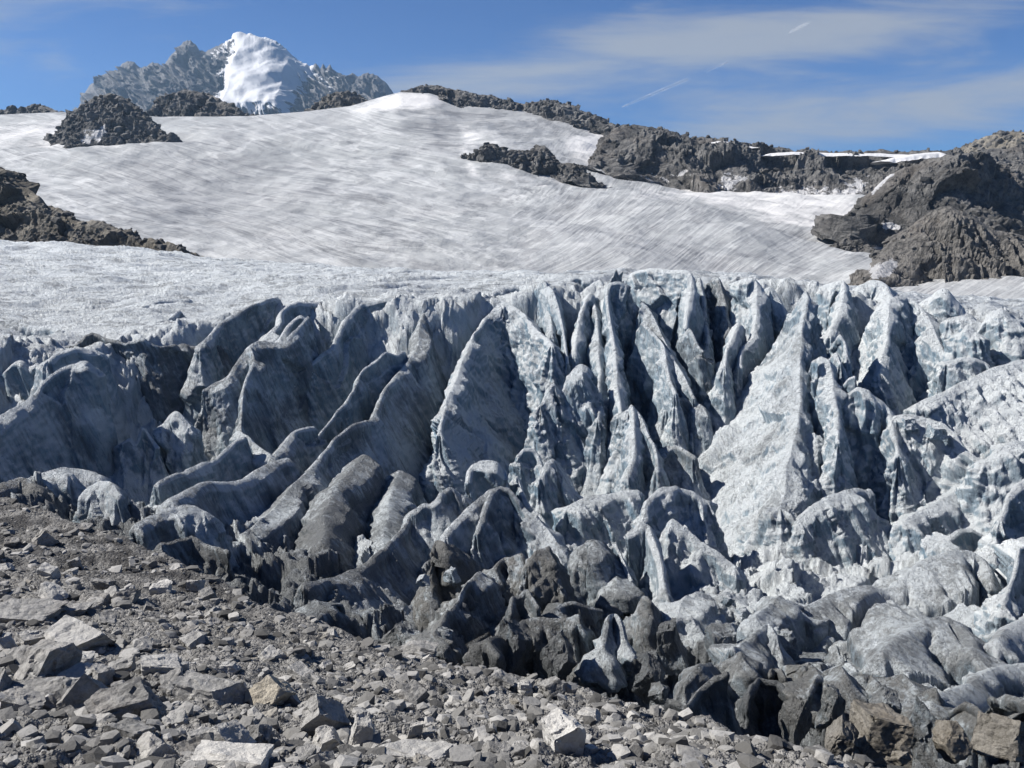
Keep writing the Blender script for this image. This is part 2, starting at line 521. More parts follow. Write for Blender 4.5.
# ------------------------------------------------------------------ builders
def tent(name, crest, sl=72, sr=72, se=(70, 70), r=.5, p=1.25, base=None, ds=.17, dd=.17, amp=(.6, .35, .12), jag=.3,
         wob=.5, mat=None, smooth=True, seed=0.0, col=None, sink=2.6, flute=(.55, .12), lean=.35, snowf=None, ksm=None, maxd=210, fq=1.0, facet=.5, crack=None, iso=False, linear=False):
    """A blade or tower: a crest line from which ribs run down and outwards to the ground all round.
    sl / sr / se: steepness in degrees of the flank left and right of the crest line and of its two ends."""
    C, s = resample(np.array([W(*c) for c in crest]), ds, linear)
    n = len(C)
    L = s[-1]
    sc = max(L * fq, 4) / 10.0
    short = min(1.0, L * fq / 10)
    jag, wob = jag * short, wob * short
    q = np.stack([s * fq, np.full(n, seed), np.zeros(n)], -1)
    C = C + np.stack([noise(q, .28, 3.1), noise(q, .28, 7.7), np.zeros(n)], -1) * wob * .6 / fq
    z0 = C[:, 2].copy()
    C[:, 2] += jag * 1.5 * fbm(q, .22, 4, .45, 1.7) / fq
    if facet: C[:, 2] += facet * .22 * (shards(C * fq, .35, seed) + .4 * shards(C * fq, 1.2, seed)) / fq
    dj = C[:, 2] - z0
    T = np.gradient(C[:, :2], axis=0)
    T = smooth1(T, ksm if ksm is not None else max(2, int(n * .07)))
    T /= np.linalg.norm(T, axis=1, keepdims=True) + 1e-9
    N = np.stack([-T[:, 1], T[:, 0]], -1)
    K = int(np.clip(np.pi * 3 / ds / 2, 14, 60))
    a0 = np.linspace(0, np.pi, K + 2)[1:-1]

    def rot(v, a):
        return np.stack([v[0] * np.cos(a) - v[1] * np.sin(a), v[0] * np.sin(a) + v[1] * np.cos(a)], -1)
    def arr(x):
        return np.interp(np.linspace(0, 1, n), np.linspace(0, 1, len(x)), x) if hasattr(x, '__len__') else np.full(n, float(x))
    SL, SR = arr(sl), arr(sr)
    # ribs: left side forward, end cap, right side backward, start cap
    ends = [rot(N[-1], -a0), rot(-N[0], -a0)]
    dirs = np.vstack([N, ends[0], -N[::-1], ends[1]])
    idx = np.concatenate([np.arange(n), np.full(K, n - 1), np.arange(n)[::-1], np.zeros(K, int)])
    w = np.sin(a0)
    ang = np.concatenate([SL, SL[-1] * (1 - w) + se[1] * w if True else 0, SR[::-1], SR[0] * (1 - w) + se[0] * w])
    # blend angle across the caps from one flank to the other
    e1 = np.where(a0 < np.pi / 2, SL[-1], SR[-1]) * (1 - w) + se[1] * w
    e0 = np.where(a0 < np.pi / 2, SR[0], SL[0]) * (1 - w) + se[0] * w
    ang[n:n + K] = e1
    ang[2 * n + K:] = e0
    O = C[idx]
    M = len(dirs)
    tan = np.tan(np.radians(np.clip(ang, 7, 88)))
    if base is None:
        h = np.full(M, 6.0)
        for _ in range(40):
            e = O[:, :2] + dirs * (h / tan)[:, None]
            h = .5 * h + .5 * np.clip(O[:, 2] - zb(e[:, 0], e[:, 1]) + sink, 1.2, 60)
    elif base == 'slope':
        h = np.full(M, 10.0)
        for _ in range(8):
            e = O[:, :2] + dirs * (h / tan)[:, None]
            h = .5 * h + .5 * np.clip(O[:, 2] - slope_z(e[:, 0], e[:, 1]) + sink, 4, 140)
    else:
        h = arr(base)[idx] if hasattr(base, '__len__') else np.full(M, float(base))
    width = h / tan
    nd = int(np.clip(h.max() / dd, 10, maxd))
    t = np.linspace(0, 1, nd) ** 1.25
    D = t[None] * h[:, None]
    rr = np.minimum(r, h * .4)[:, None]
    lat = rr * (.45 * np.sqrt(np.clip(1 - (1 - np.minimum(D / rr, 1)) ** 2, 0, 1)) + .55 * np.minimum(D / rr, 1)) + np.maximum(width[:, None] - rr, .05) * t[None] ** p
    V = np.empty((M, nd, 3))
    V[..., :2] = O[:, None, :2] + dirs[:, None] * lat[..., None]
    V[..., 2] = O[:, None, 2] - D
    V[..., 2] -= dj[idx][:, None] * (1 - np.exp(-D * fq / 2.2))
    # relief
    Vq = V * fq
    S = Vq.copy(); S[..., 0] += lean * S[..., 2]
    k = sstep(0, 1.1 * max(.4, r * fq) + .6, D * fq)
    off = seed * 3.77
    big = fbm(S, .16 / sc ** .35, 3, .5, off)
    fl = ridged(S, np.array([flute[0], flute[0], flute[1]]), 4, .55, off + 5)
    mid = O[:, :2] + dirs * (width * .5)[:, None]
    arc = np.concatenate([[0], np.cumsum(np.linalg.norm(np.diff(mid, axis=0), axis=1))]) * fq
    A3 = np.stack([arc[:, None] + lean * .5 * D * fq, .12 * D * fq + 0 * arc[:, None], np.full_like(D, seed)], -1)
    A3[..., 0] += .7 * noise(Vq, .3, off + 4)
    if not iso:
        fl = .35 * fl + .55 * ridged(A3, np.array([.42, .5, 1.0]), 3, .6, off + 7) + .25 * ridged(A3, np.array([1.5, .8, 1.0]), 2, .5, off + 12)
    fine = fbm(Vq, 1.3, 3, .6, off + 9)
    disp = (.7 * amp[0] * big * sc ** .5 + 1.25 * amp[1] * (fl - .9) + amp[2] * fine * .6)
    if facet:
        Wq = S + .25 * np.stack([noise(S, .45, off + 2), noise(S, .45, off + 6), noise(S, .45, off + 11)], -1)
        disp = disp + facet * (1.5 * shards(Wq, np.array([.19, .19, .19 if iso else .09]), off) + .2 * shards(Wq, np.array([.55, .55, .55 if iso else .28]), off + 3)
                               + .08 * shards(Wq, np.array([1.6, 1.6, 1.6 if iso else 1.0]), off + 8))
    disp = disp * k / fq
    if snowf is not None:
        disp = disp * (1 - .8 * np.clip(snowf(*pix(V)) * 1.6, 0, 1))
    if crack:
        wp = V + .8 * np.stack([noise(V, .35, 3), noise(V, .35, 9), noise(V, .35, 15)], -1)
        f1, f2 = cells(wp, np.array([crack[0], crack[0], crack[0] * .6]), off)
        ck = (1 - sstep(.02, .12, f2 - f1)) * sstep(-.25, .2, noise(V, .12, 31)) * k
        disp -= .35 * crack[1] * ck
        V[..., 2] -= crack[1] * ck
    ar = np.radians(np.clip(ang, 7, 88))[:, None]
    V[..., :2] += dirs[:, None] * (disp * np.sin(ar))[..., None]
    V[..., 2] += disp * np.cos(ar)
    V[..., 2] += (amp[2] * .5 * fbm(Vq, .9, 3, .6, off + 21)) * k / fq
    V -= 0
    at = {}
    if snowf is not None:
        uu, vv = pix(V)
        at['snow'] = snowf(uu, vv)
    o = mesh_obj(name, V, grid_faces(M, nd, True), mat or ICE, smooth, attrs=at)
    o.color = (*(col or (.4, .4, .2)), 1)
    return o


def ico(sub):
    import bmesh
    bm = bmesh.new(); bmesh.ops.create_icosphere(bm, subdivisions=sub, radius=1)
    V = np.array([v.co[:] for v in bm.verts]); Fc = np.array([[v.index for v in f.verts] for f in bm.faces]); bm.free()
    return V, Fc


ICO = {k: ico(k) for k in (1, 2, 3, 4, 5)}


def chunk_verts(sub, seed, cuts=14, lo=.42, hi=.8, rough=.05, noise_amp=.0):
    """a quarried-looking block: a ball cut by three skewed pairs of joint planes and a few random ones, then roughened"""
    r_ = np.random.default_rng(seed)
    V, Fc = ICO[sub]
    V = V.copy()
    B = np.linalg.qr(r_.normal(size=(3, 3)))[0] if r_.random() < .5 else np.eye(3)
    planes = []
    for ax in range(3):
        for sg in (-1, 1):
            n_ = B[ax] * sg + r_.normal(size=3) * .16
            planes.append((n_ / np.linalg.norm(n_), r_.uniform(.48, .62)))
    for _ in range(max(3, cuts // 3)):
        n_ = r_.normal(size=3); n_ /= np.linalg.norm(n_)
        planes.append((n_, r_.uniform(.52, .80)))
    for _ in range(2):
        for n_, d in planes:
            V -= np.maximum(V @ n_ - d, 0)[:, None] * n_
    V = V / np.abs(V).max(0)
    if rough:
        Nn = V / (np.linalg.norm(V, axis=1, keepdims=True) + 1e-6)
        V = V + Nn * (rough * (.5 * fbm(V, 2.2, 4, .6, seed * 1.7) + 1.3 * shards(V, 1.7, seed * 1.1)))[:, None]
    return V, Fc


def rotm(rx, ry, rz):
    from mathutils import Euler
    return np.array(Euler((rx, ry, rz)).to_matrix())

# ================================================================== SETTING
def build_world():
    w = bpy.data.worlds.new('World'); scene.world = w; w.use_nodes = True
    nt = w.node_tree; nt.nodes.clear(); g = NT(nt)
    out = g.n('ShaderNodeOutputWorld'); bg = g.n('ShaderNodeBackground')
    sky = g.n('ShaderNodeTexSky', sky_type='NISHITA')
    sky.sun_disc = False; sky.sun_elevation = SUN_EL; sky.sun_rotation = SUN_ROT
    sky.altitude = 2600; sky.air_density = 1.0; sky.dust_density = .3; sky.ozone_density = 2.0
    co = g.n('ShaderNodeTexCoord').outputs['Generated']
    x = g.n('ShaderNodeSeparateXYZ'); nt.links.new(co, x.inputs[0])
    yc = g.math('MAXIMUM', g.math('ABSOLUTE', x.outputs[1]), .08)
    a = g.math('DIVIDE', x.outputs[0], yc)
    e = g.math('DIVIDE', x.outputs[2], yc)
    cv = g.n('ShaderNodeCombineXYZ'); g.put(cv.inputs[0], a); g.put(cv.inputs[1], e)
    V = cv.outputs[0]
    n1 = g.noise(g.mapping(V, (3.0, 15, 1), (0, 0, R(-10)), (.3, .2, 0)), 1.0, 9, .58, .8)
    n2 = g.noise(g.mapping(V, (7, 60, 1), (0, 0, R(-12))), 1.0, 8, .62, .5)

    def band(e0, sl_, wd):
        d = g.math('DIVIDE', g.math('SUBTRACT', e, g.math('ADD', e0, g.math('MULTIPLY', a, sl_))), wd)
        return g.math('POWER', 2.718, g.math('MULTIPLY', g.math('MULTIPLY', d, d), -1.0))
    right = g.ramp(a, -.36, -.1)
    b1 = g.math('MULTIPLY', band(.158, .17, .034), right)
    b2 = g.math('MULTIPLY', band(.068, .15, .036), g.ramp(a, -.1, .25))
    b3 = g.math('MULTIPLY', band(.33, .2, .03), .5)
    bb = g.math('ADD', g.math('ADD', b1, b2), b3)
    m = g.math('ADD', g.math('ADD', g.math('MULTIPLY', n1, .8), g.math('MULTIPLY', n2, .28)), g.math('MULTIPLY', bb, .34))
    cl = g.math('MULTIPLY', g.ramp(m, .58, .95), .85)
    c = g.mix(cl, g.mix(1.0, sky.outputs[0], (.50, .88, 1.42, 1), 'MULTIPLY'), (6.2, 6.6, 7.2, 1))
    g.put(bg.inputs[0], c); bg.inputs[1].default_value = SKY_STR
    nt.links.new(bg.outputs[0], out.inputs[0])


SUN_EL = R(42)
TO_SUN = Vector((-.995, .06, 0)).normalized() * math.cos(SUN_EL) + Vector((0, 0, math.sin(SUN_EL)))
SUN_ROT = math.atan2(TO_SUN.x, TO_SUN.y)
SKY_STR = .035
build_world()
sl = bpy.data.lights.new('sun', 'SUN'); sl.energy = 5.0; sl.angle = R(.53); sl.color = (1, .955, .89)
so = bpy.data.objects.new('sun', sl); COL.objects.link(so)
so.rotation_euler = (-TO_SUN).to_track_quat('-Z', 'Y').to_euler()
so.location = (0, 0, 300)

cam = bpy.data.cameras.new('camera'); co = bpy.data.objects.new('camera', cam); COL.objects.link(co)
cam.sensor_width = 36; cam.lens = 36 * F / 1024
cam.clip_start = .1; cam.clip_end = 60000
co.location = (0, 0, 0); co.rotation_euler = (math.pi / 2 - PITCH, 0, 0)
scene.camera = co
scene.view_settings.view_transform = 'Standard'
scene.view_settings.look = 'None'
scene.view_settings.exposure = 0.9
scene.view_settings.gamma = 1
scene.cycles.use_denoising = True
scene.cycles.max_bounces = 5
scene.cycles.diffuse_bounces = 3
scene.cycles.use_adaptive_sampling = True
scene.render.film_transparent = False

# ---- upper glacier slope
TOP_U = [-400, -100, 0, 60, 110, 160, 250, 300, 350, 380, 400, 430, 460, 500, 560, 600, 640, 760, 900, 1024, 1400]
TOP_V = [140, 120, 115, 112, 114, 117, 116, 112, 106, 97, 92, 93, 103, 106, 112, 122, 140, 150, 160, 165, 180]


_us = np.linspace(-900, 1900, 1401)
_ts = np.interp(_us, TOP_U, TOP_V)
_tsm = np.convolve(np.pad(_ts, 90, 'edge'), np.hanning(183)[1:-1] / np.hanning(183).sum(), 'valid')


def slope_top(u, tt):
    a, b = np.interp(u, _us, _ts), np.interp(u, _us, _tsm)
    return b + (a - b) * tt ** 5


def slope_point(u, t):
    tt = np.clip(t, 0, 1)
    vt = slope_top(u, tt)
    v = 312 + (vt - 312) * tt
    Y = 290 * (1150 / 290) ** (tt ** 1.05)
    P = W(u, v, Y)
    P[..., 1] += np.clip(t - 1, 0, 9) * 900
    P[..., 2] -= np.clip(t - 1, 0, 9) * 260
    return P


def slope_z(x, y):
    x, y = np.asarray(x, float), np.asarray(y, float)
    tt = np.clip(np.log(np.clip(y, 290, 1150) / 290) / math.log(1150 / 290), 0, 1) ** (1 / 1.05)
    u = 512 + F * x / y
    for _ in range(4):
        v = 312 + (slope_top(u, tt) - 312) * tt
        dy = CP + (384 - v) / F * SP
        u = 512 + F * x / y * dy
    return W(u, v, np.clip(y, 290, 1150))[..., 2] - np.clip(y - 1150, 0, 900) * .29


def poly_mask(u, v, poly, soft=8):
    """about 1 inside the polygon, fading to 0 over 'soft' outside"""
    poly = np.array(poly, float)
    inside = np.zeros(u.shape, bool)
    dist = np.full(u.shape, 1e9)
    for i in range(len(poly)):
        (x0, y0), (x1, y1) = poly[i], poly[(i + 1) % len(poly)]
        cond = ((y0 > v) != (y1 > v)) & (u < (x1 - x0) * (v - y0) / (y1 - y0 + 1e-9) + x0)
        inside ^= cond
        dx, dy = x1 - x0, y1 - y0
        k = np.clip(((u - x0) * dx + (v - y0) * dy) / (dx * dx + dy * dy + 1e-9), 0, 1)
        dist = np.minimum(dist, np.hypot(u - x0 - k * dx, v - y0 - k * dy))
    return np.clip(.5 + np.where(inside, dist, -dist) / (2 * soft), 0, 1)


def build_slope():
    nu, nt_ = 620, 420
    u = np.linspace(-400, 1400, nu)[:, None] * np.ones((1, nt_))
    t = np.concatenate([np.linspace(0, 1, nt_ - 14), 1 + np.linspace(.02, 1, 14)])[None] * np.ones((nu, 1))
    P = slope_point(u, t)
    k = sstep(0, .06, 1 - np.clip(t, 0, 1)) * .9 + .1
    P[..., 2] += (11 * fbm(P, .005, 4, .5) + 2.2 * fbm(P, .022, 4, .6)) * k
    uu, vv = pix(P)
    fresh = np.maximum.reduce([
        poly_mask(u, vv, [(350, 112), (385, 96), (410, 90), (460, 98), (430, 108), (380, 112)], 5),
        poly_mask(u, vv, [(600, 200), (700, 178), (860, 190), (860, 240), (820, 235), (700, 205), (640, 200)], 9) * .8,
        poly_mask(u, vv, [(560, 140), (620, 120), (625, 175), (600, 172), (575, 160)], 7) * .9,
        poly_mask(u, vv, [(-60, 140), (0, 128), (70, 112), (130, 115), (120, 150), (60, 150), (0, 150)], 8) * .7,
        poly_mask(u, vv, [(460, 126), (482, 130), (500, 142), (470, 150), (480, 172), (600, 178), (590, 188), (470, 180), (458, 150)], 9) * .75])
    band = np.maximum(poly_mask(u, vv, [(150, 150), (240, 165), (330, 185), (300, 235), (180, 220), (110, 175)], 22),
                      poly_mask(u, vv, [(400, 110), (480, 106), (590, 118), (560, 135), (470, 128), (440, 150), (410, 140)], 12))
    # two families of streaks: long ones falling gently to the right on the left half, steep ones falling left on the right half
    wv = 14 * noise(np.stack([u / 160, vv / 60, 0 * u], -1), 1.0)
    fs = (vv - .26 * u + .00035 * (u - 300).clip(0) ** 2 + wv) / 100
    ft = (u + .5 * vv) / 100
    gs = (u + .75 * (vv - 90) + .0022 * (vv - 90) ** 2 + 1.3 * wv) / 100
    gt = vv / 100
    side = sstep(470, 680, u + .4 * (vv - 90))
    o = mesh_obj('snow_slope', P, grid_faces(nu, nt_), SLOPE, True, attrs={'flow_s': fs, 'flow_t': ft, 'fall_s': gs, 'fall_t': gt, 'side': side, 'fresh': fresh, 'band': band})
    tag(o, kind='structure')


build_slope()


# ---- the ice surface between the seracs and the plateau above them
def build_glacier():
    nu, ny = 900, 720
    u = np.linspace(-260, 1290, nu)[:, None] * np.ones((1, ny))
    Y = (27 * (225 / 27.0) ** np.linspace(0, 1, ny))[None] * np.ones((nu, 1))
    x = (u - 512) / 873 * Y
    z = zb(x, Y)
    P = np.stack([x, Y, z], -1)
    e = np.interp(u, EDGE_U, EDGE_Y)
    pl = sstep(e - 2, e + 6, Y)
    # floor relief: jumbled ice
    Wp = P + .8 * np.stack([noise(P, .3, 5), noise(P, .3, 8), noise(P, .3, 11)], -1)
    fl = 1.2 * fbm(P, .16, 3, .5) + 1.5 * shards(Wp, .26, 1.0) + .6 * shards(Wp, .7, 5.0) + .25 * shards(Wp, 1.7, 9.0) + .1 * fbm(P, 1.5, 3, .6)
    Q = P.copy(); ang = R(32)
    a = Q[..., 0] * math.cos(ang) + Q[..., 1] * math.sin(ang)
    b = -Q[..., 0] * math.sin(ang) + Q[..., 1] * math.cos(ang)
    Q = np.stack([a, b, np.zeros_like(a)], -1)
    sw = Q.copy(); sw[..., 1] += 2.5 * noise(Q, .08, 2)
    rg = ridged(sw, np.array([.05, .24, 1]), 4, .5, 8)
    uu, vv = pix(P)
    calm_ = poly_mask(uu, vv, [(730, 640), (800, 600), (900, 560), (1000, 540), (1400, 540), (1400, 740), (900, 720), (760, 690)], 14)
    c1, c2 = cells(Wp, np.array([.2, .2, .2]), 4.0)
    fl = fl * (1 - .72 * calm_) - calm_ * 2.0 * (1 - sstep(.02, .18, c2 - c1)) + calm_ * .5
    pr = .9 * (rg - .8) + .14 * fbm(P, .6, 4, .55, 3) + .9 * fbm(P, .1, 2, .5, 6)
    P[..., 2] += fl * (1 - pl) + pr * pl * .85
    # far lip rolls away
    P[..., 2] -= 12 * sstep(205, 225, Y) ** 2
    uu, vv = pix(P)
    fv = np.interp(uu, FOOT_U, FOOT_V)
    mud = sstep(120, 50, fv - vv) * sstep(120, 300, uu) * sstep(900, 760, uu)  # dirt along the foot, with the moat's shade painted in too
    mud = np.maximum(mud, sstep(70, 25, fv - vv) * .9)
    mud = np.maximum(mud, .55 * calm_)
    mud = np.maximum(mud, poly_mask(uu, vv, [(400, 560), (480, 540), (600, 600), (720, 640), (700, 720), (560, 700), (400, 660)], 22) * .9) * (1 - pl)  # bottom centre: dirty ice and its shade, both put into the colour
    o = mesh_obj('glacier', P, grid_faces(nu, ny), ICE, True, attrs={'mud': mud, 'plat': pl})
    o.color = (.30, .25, .2, 1)
    tag(o, kind='structure')


build_glacier()


# ---- moraine in the foreground
def mor_z(x, y):
    return mor_f(x, y)


def foot_cut(x, y, z):
    """drop the moraine away behind the line where the ice starts"""
    uu, vv = pix(np.stack([x, y, z], -1))
    fv = np.interp(uu, FOOT_U, FOOT_V)
    return fv - vv          # positive: beyond the foot


def build_moraine():
    nu, ny = 760, 520
    u = np.linspace(-700, 1500, nu)[:, None] * np.ones((1, ny))
    Y = (4 * (66 / 4.0) ** np.linspace(0, 1, ny))[None] * np.ones((nu, 1))
    x = (u - 512) / 873 * Y
    z = mor_z(x, Y)
    P = np.stack([x, Y, z], -1)
    cut = foot_cut(x, Y, z)
    P[..., 2] += .35 * fbm(P, .25, 3, .5) + .16 * fbm(P, 1.1, 4, .6) + .10 * ridged(P, 2.3, 2, .5) + .05 * fbm(P, 5, 2, .6)
    P[..., 2] -= np.clip(cut - 2, 0, 60) ** 1.0 * Y * .006 * sstep(0, 25, cut)
    uu, vv = pix(P)
    wet = poly_mask(uu, vv, [(-60, 480), (100, 520), (220, 575), (330, 640), (420, 655), (330, 650), (240, 625), (150, 590), (80, 580), (0, 560), (-60, 560)], 14)
    wet = wet * np.clip(.5 + 1.6 * fbm(P, .5, 4, .6), 0, 1)
    o = mesh_obj('moraine', P, grid_faces(nu, ny), GRAVEL, True, attrs={'wet': wet})
    tag(o, kind='structure')


build_moraine()


def on_moraine(u, v):
    """march the view ray to the moraine"""
    u, v = np.atleast_1d(u).astype(float), np.atleast_1d(v).astype(float)
    lo, hi = np.full(u.shape, 4.0), np.full(u.shape, 80.0)
    Y = np.linspace(4, 75, 240)
    P = W(u[:, None], v[:, None], Y[None])
    below = P[..., 2] < mor_z(P[..., 0], P[..., 1])
    i = np.where(below.any(1), below.argmax(1), 239)
    return W(u, v, Y[i])


# ================================================================== FAR MOUNTAIN
def build_mountain():
    cu = [40, 60, 78, 86, 98, 108, 118, 122, 128, 134, 140, 147, 152, 160, 164, 170, 178, 184, 190, 195, 199, 205, 214, 224, 232, 242, 250, 258, 268,
          276, 284, 292, 300, 310, 316, 320, 323, 326, 330, 333, 340, 347, 352, 358, 364, 370, 376, 382, 387, 392, 400, 420]
    cv = [150, 132, 108, 90, 77, 73, 69, 64, 61, 62, 68, 66, 62, 64, 66, 56, 48, 41, 40, 43, 50, 52, 47, 43, 39, 37, 33, 37, 38,
          41, 47, 55, 61, 66, 63, 69, 63, 69, 64, 70, 73, 76, 73, 77, 73, 73, 75, 79, 84, 91, 103, 130]
    nu, ns = 620, 220
    u = np.linspace(40, 420, nu)[:, None] * np.ones((1, ns))
    s = np.concatenate([np.linspace(-.5, 0, 30)[:-1], np.linspace(0, 1, ns - 29)])[None] * np.ones((nu, 1))
    vs_ = np.convolve(np.pad(np.interp(u[:, 0], cu, cv), 25, 'edge'), np.hanning(53)[1:-1] / np.hanning(53).sum(), 'valid')[:, None]
    vc = np.interp(u, cu, cv) + 1.3 * fbm(np.stack([u * .25, u * 0, u * 0], -1), 1.0, 3, .6)
    sp = np.clip(s, 0, 1)
    v = vs_ + (vc - vs_) * np.exp(-sp * 9) + (135 - vs_) * sp
    Y = 5600 - 1500 * sp ** .8
    P = W(u, v, Y)
    # spurs and gullies running down the fall line
    wq = 1.1 * fbm(np.stack([u / 30, v / 26, 0 * u], -1), 1.0, 3, .5)
    q = np.stack([u / 21 + .5 * np.sin(v / 23) + wq, v / 34 + wq * .6, np.zeros_like(u)], -1)
    rd = ridged(q, 1.0, 5, .55)
    dome = poly_mask(u, v, [(230, 44), (250, 34), (284, 48), (306, 66), (300, 92), (294, 122), (216, 122), (232, 96), (228, 80), (240, 64), (236, 50)], 9)
    k = sstep(0, .12, sp)
    rel = (rd - .8) * 95 * (1 - .97 * dome) + dome * 190 + 45 * fbm(np.stack([u / 34 + v / 60, v / 20, 0 * u], -1), 1.0, 3, .45) * (.5 + .5 * dome) + 14 * (1 - dome) * fbm(np.stack([u / 5, v / 8, 0 * u], -1), 1.0, 3, .6)
    P[..., 1] -= rel * k
    P[..., 2] += .15 * rel * k
    back = np.clip(-s, 0, 1)
    P[..., 1] += back * 2500
    P[..., 2] -= back * 1100
    snow = np.clip(dome * 1.3 - .25, -.25, 1.0) + .10 * fbm(np.stack([u / 8, v / 5, 0 * u], -1), 1.0, 3, .6) + .42 * poly_mask(u, v, [(206, 52), (234, 40), (236, 56), (214, 68)], 4) \
        + .38 * poly_mask(u, v, [(172, 52), (186, 42), (182, 52), (172, 62)], 3) + .30 * poly_mask(u, v, [(286, 50), (330, 74), (372, 96), (330, 104), (292, 108)], 9) + .25 * poly_mask(u, v, [(300, 62), (345, 78), (380, 92), (340, 84), (300, 80)], 6)
    o = mesh_obj('mountain', P, grid_faces(nu, ns), PEAK, True, attrs={'snow': snow})
    tag(o, 'far jagged peak with a white snow dome', None, None, 'structure')


build_mountain()


# ================================================================== ROCK OUTCROPS AROUND THE SNOW
def snow_polys(polys, base=-.2):
    def f(u, v):
        m = np.full(u.shape, base)
        for poly, soft, amt in polys:
            m = np.maximum(m, poly_mask(u, v, poly, soft) * amt)
        return m
    return f


def crag(name, label, cat, crest, drop, sl=40, sr=40, fq=.1, ds=2.0, snow=(), mat=None, facet=.8, jag=.22, col=(0, 0, 0), group=None, seed=0, **kw):
    kw.setdefault('amp', (.9, .3, .5)); kw.setdefault('flute', (.35, .35)); kw.setdefault('lean', 0); kw.setdefault('iso', True); kw.setdefault('se', (40, 40)); kw.setdefault('r', 3)
    o = tent(name, crest, sl, sr, base='slope', sink=kw.pop('sink', 7), ds=ds, dd=ds, fq=fq, mat=mat or CRAG, smooth=False, facet=facet, jag=jag, seed=seed,
             snowf=snow_polys(snow), col=col, **kw)
    return tag(o, label, cat, group)


crag('rock_outcrop', 'dark pointed rock knoll with a white snow patch, alone on the snow slope at left', 'rock',
     [(68, 122, 975), (80, 108, 968), (95, 98, 962), (112, 94, 958), (130, 103, 950), (146, 117, 938), (160, 130, 928)], [20, 44, 52, 58, 46, 30, 10],
     sl=46, sr=50, ds=1.1, fq=.16, snow=[([(84, 132), (104, 126), (108, 136), (98, 146), (80, 146)], 5, .75)], seed=1.3)
crag('rock_outcrop', 'rounded dark rock hump on the skyline just under the far jagged peak', 'rock',
     [(146, 112, 1270), (165, 98, 1260), (185, 89, 1250), (205, 92, 1240), (228, 104, 1220), (252, 116, 1200)], [25, 40, 46, 44, 30, 14], ds=1.8, fq=.09, seed=2.2)
crag('rock_outcrop', 'small brown rock hump on the skyline right of the white snow dome', 'rock',
     [(308, 110, 1250), (325, 98, 1245), (340, 92, 1240), (358, 94, 1240), (375, 103, 1235)], [14, 22, 30, 30, 18], ds=1.8, fq=.09, seed=3.1, col=(0, .15, 0))
crag('rock_outcrop', 'low thin dark rock at the far left edge behind the snow', 'rock',
     [(-40, 116, 1300), (5, 109, 1290), (35, 107, 1280), (62, 111, 1260)], [20, 20, 18, 10], ds=2.4, fq=.07, seed=4.4)
crag('rock_outcrop', 'dark broken rock island with snow above it, in the middle of the snow slope', 'rock',
     [(474, 153, 785), (489, 144, 780), (505, 151, 777), (528, 151, 777), (545, 145, 777), (558, 160, 765), (580, 167, 752)],
     [12, 20, 20, 17, 24, 12, 8], sl=52, sr=52, ds=1.0, fq=.2, seed=5.7, jag=.3)
crag('rock_crest', 'row of dark jagged rocks along the top of the snow slope', 'rock',
     [(412, 89, 1170), (430, 85, 1165), (450, 89, 1160), (470, 93, 1155), (487, 95, 1150), (505, 98, 1145), (525, 101, 1140), (545, 100, 1130), (570, 107, 1110), (600, 118, 1080), (622, 127, 1050)], [8, 12, 11, 9, 14, 9, 10, 20, 18, 16, 14], sl=45, sr=45, ds=1.8, fq=.12, seed=6.6, jag=.25)
crag('rock_ridge', 'long broad rubble ridge with snow patches closing the snow slope on its right', 'rock ridge',
     [(600, 152, 830), (618, 131, 860), (650, 127, 880), (700, 137, 880), (760, 146, 870), (830, 151, 860), (900, 150, 850), (960, 150, 830), (1050, 150, 800), (1180, 160, 780)],
     [14, 48, 60, 70, 66, 66, 80, 100, 110, 110], sl=50, sr=27, ds=1.5, fq=.16, r=8, facet=1.3, p=1.1, seed=7.5, jag=.3,
     snow=[([(720, 168), (752, 176), (728, 196), (716, 190)], 6, .62),
           ([(640, 176), (690, 168), (700, 178), (650, 186)], 6, .55), ([(760, 190), (840, 182), (880, 172), (850, 210), (760, 214)], 8, .62),
           ([(700, 196), (760, 196), (700, 222), (650, 205)], 8, .6)])
crag('rock_ridge', 'brown smooth hill showing on the skyline at the right edge', 'hill',
     [(940, 156, 1100), (975, 143, 1090), (1010, 137, 1080), (1050, 135, 1060), (1150, 130, 1050)], [30, 50, 60, 70, 70], sl=35, sr=30, ds=2.6, fq=.06, seed=8.2, facet=.3, jag=.3, col=(.12, .35, 0))
crag('rock_cliff', 'big dark rock buttress whose right side lies in deep shade', 'cliff',
     [(856, 222, 548), (870, 198, 556), (893, 174, 562), (925, 161, 560), (952, 157, 566), (972, 160, 620), (992, 164, 740), (1012, 167, 900)], [30], sl=50, sr=[44, 42, 42, 44, 58, 72, 74, 74], se=(46, 60),
     ds=1.0, fq=.17, seed=9.9, r=4, facet=1.0, p=1.15,
     snow=[([(870, 184), (895, 172), (892, 178), (872, 196)], 2, .8), ([(880, 222), (905, 224), (900, 231), (884, 228)], 2, .9), ([(862, 244), (886, 248), (884, 254), (866, 250)], 2, .8)])
crag('rock_cliff', 'lower slabby brown cliff with slanting layers, behind the ice at the right edge', 'cliff',
     [(868, 300, 345), (882, 262, 375), (900, 236, 388), (920, 219, 392), (946, 208, 390), (968, 216, 388), (995, 228, 386), (1030, 236, 384), (1130, 250, 380)],
     [10, 34, 50, 58, 60, 58, 55, 52, 50], sink=22, sl=60, sr=44, ds=.8, fq=.18, seed=11.4, r=4, mat=SLAB, facet=.5, flute=(.45, .09), amp=(.6, 1.0, .4), lean=.8, iso=False,
     snow=[([(868, 268), (892, 258), (900, 262), (890, 276), (872, 280)], 3, .95)])
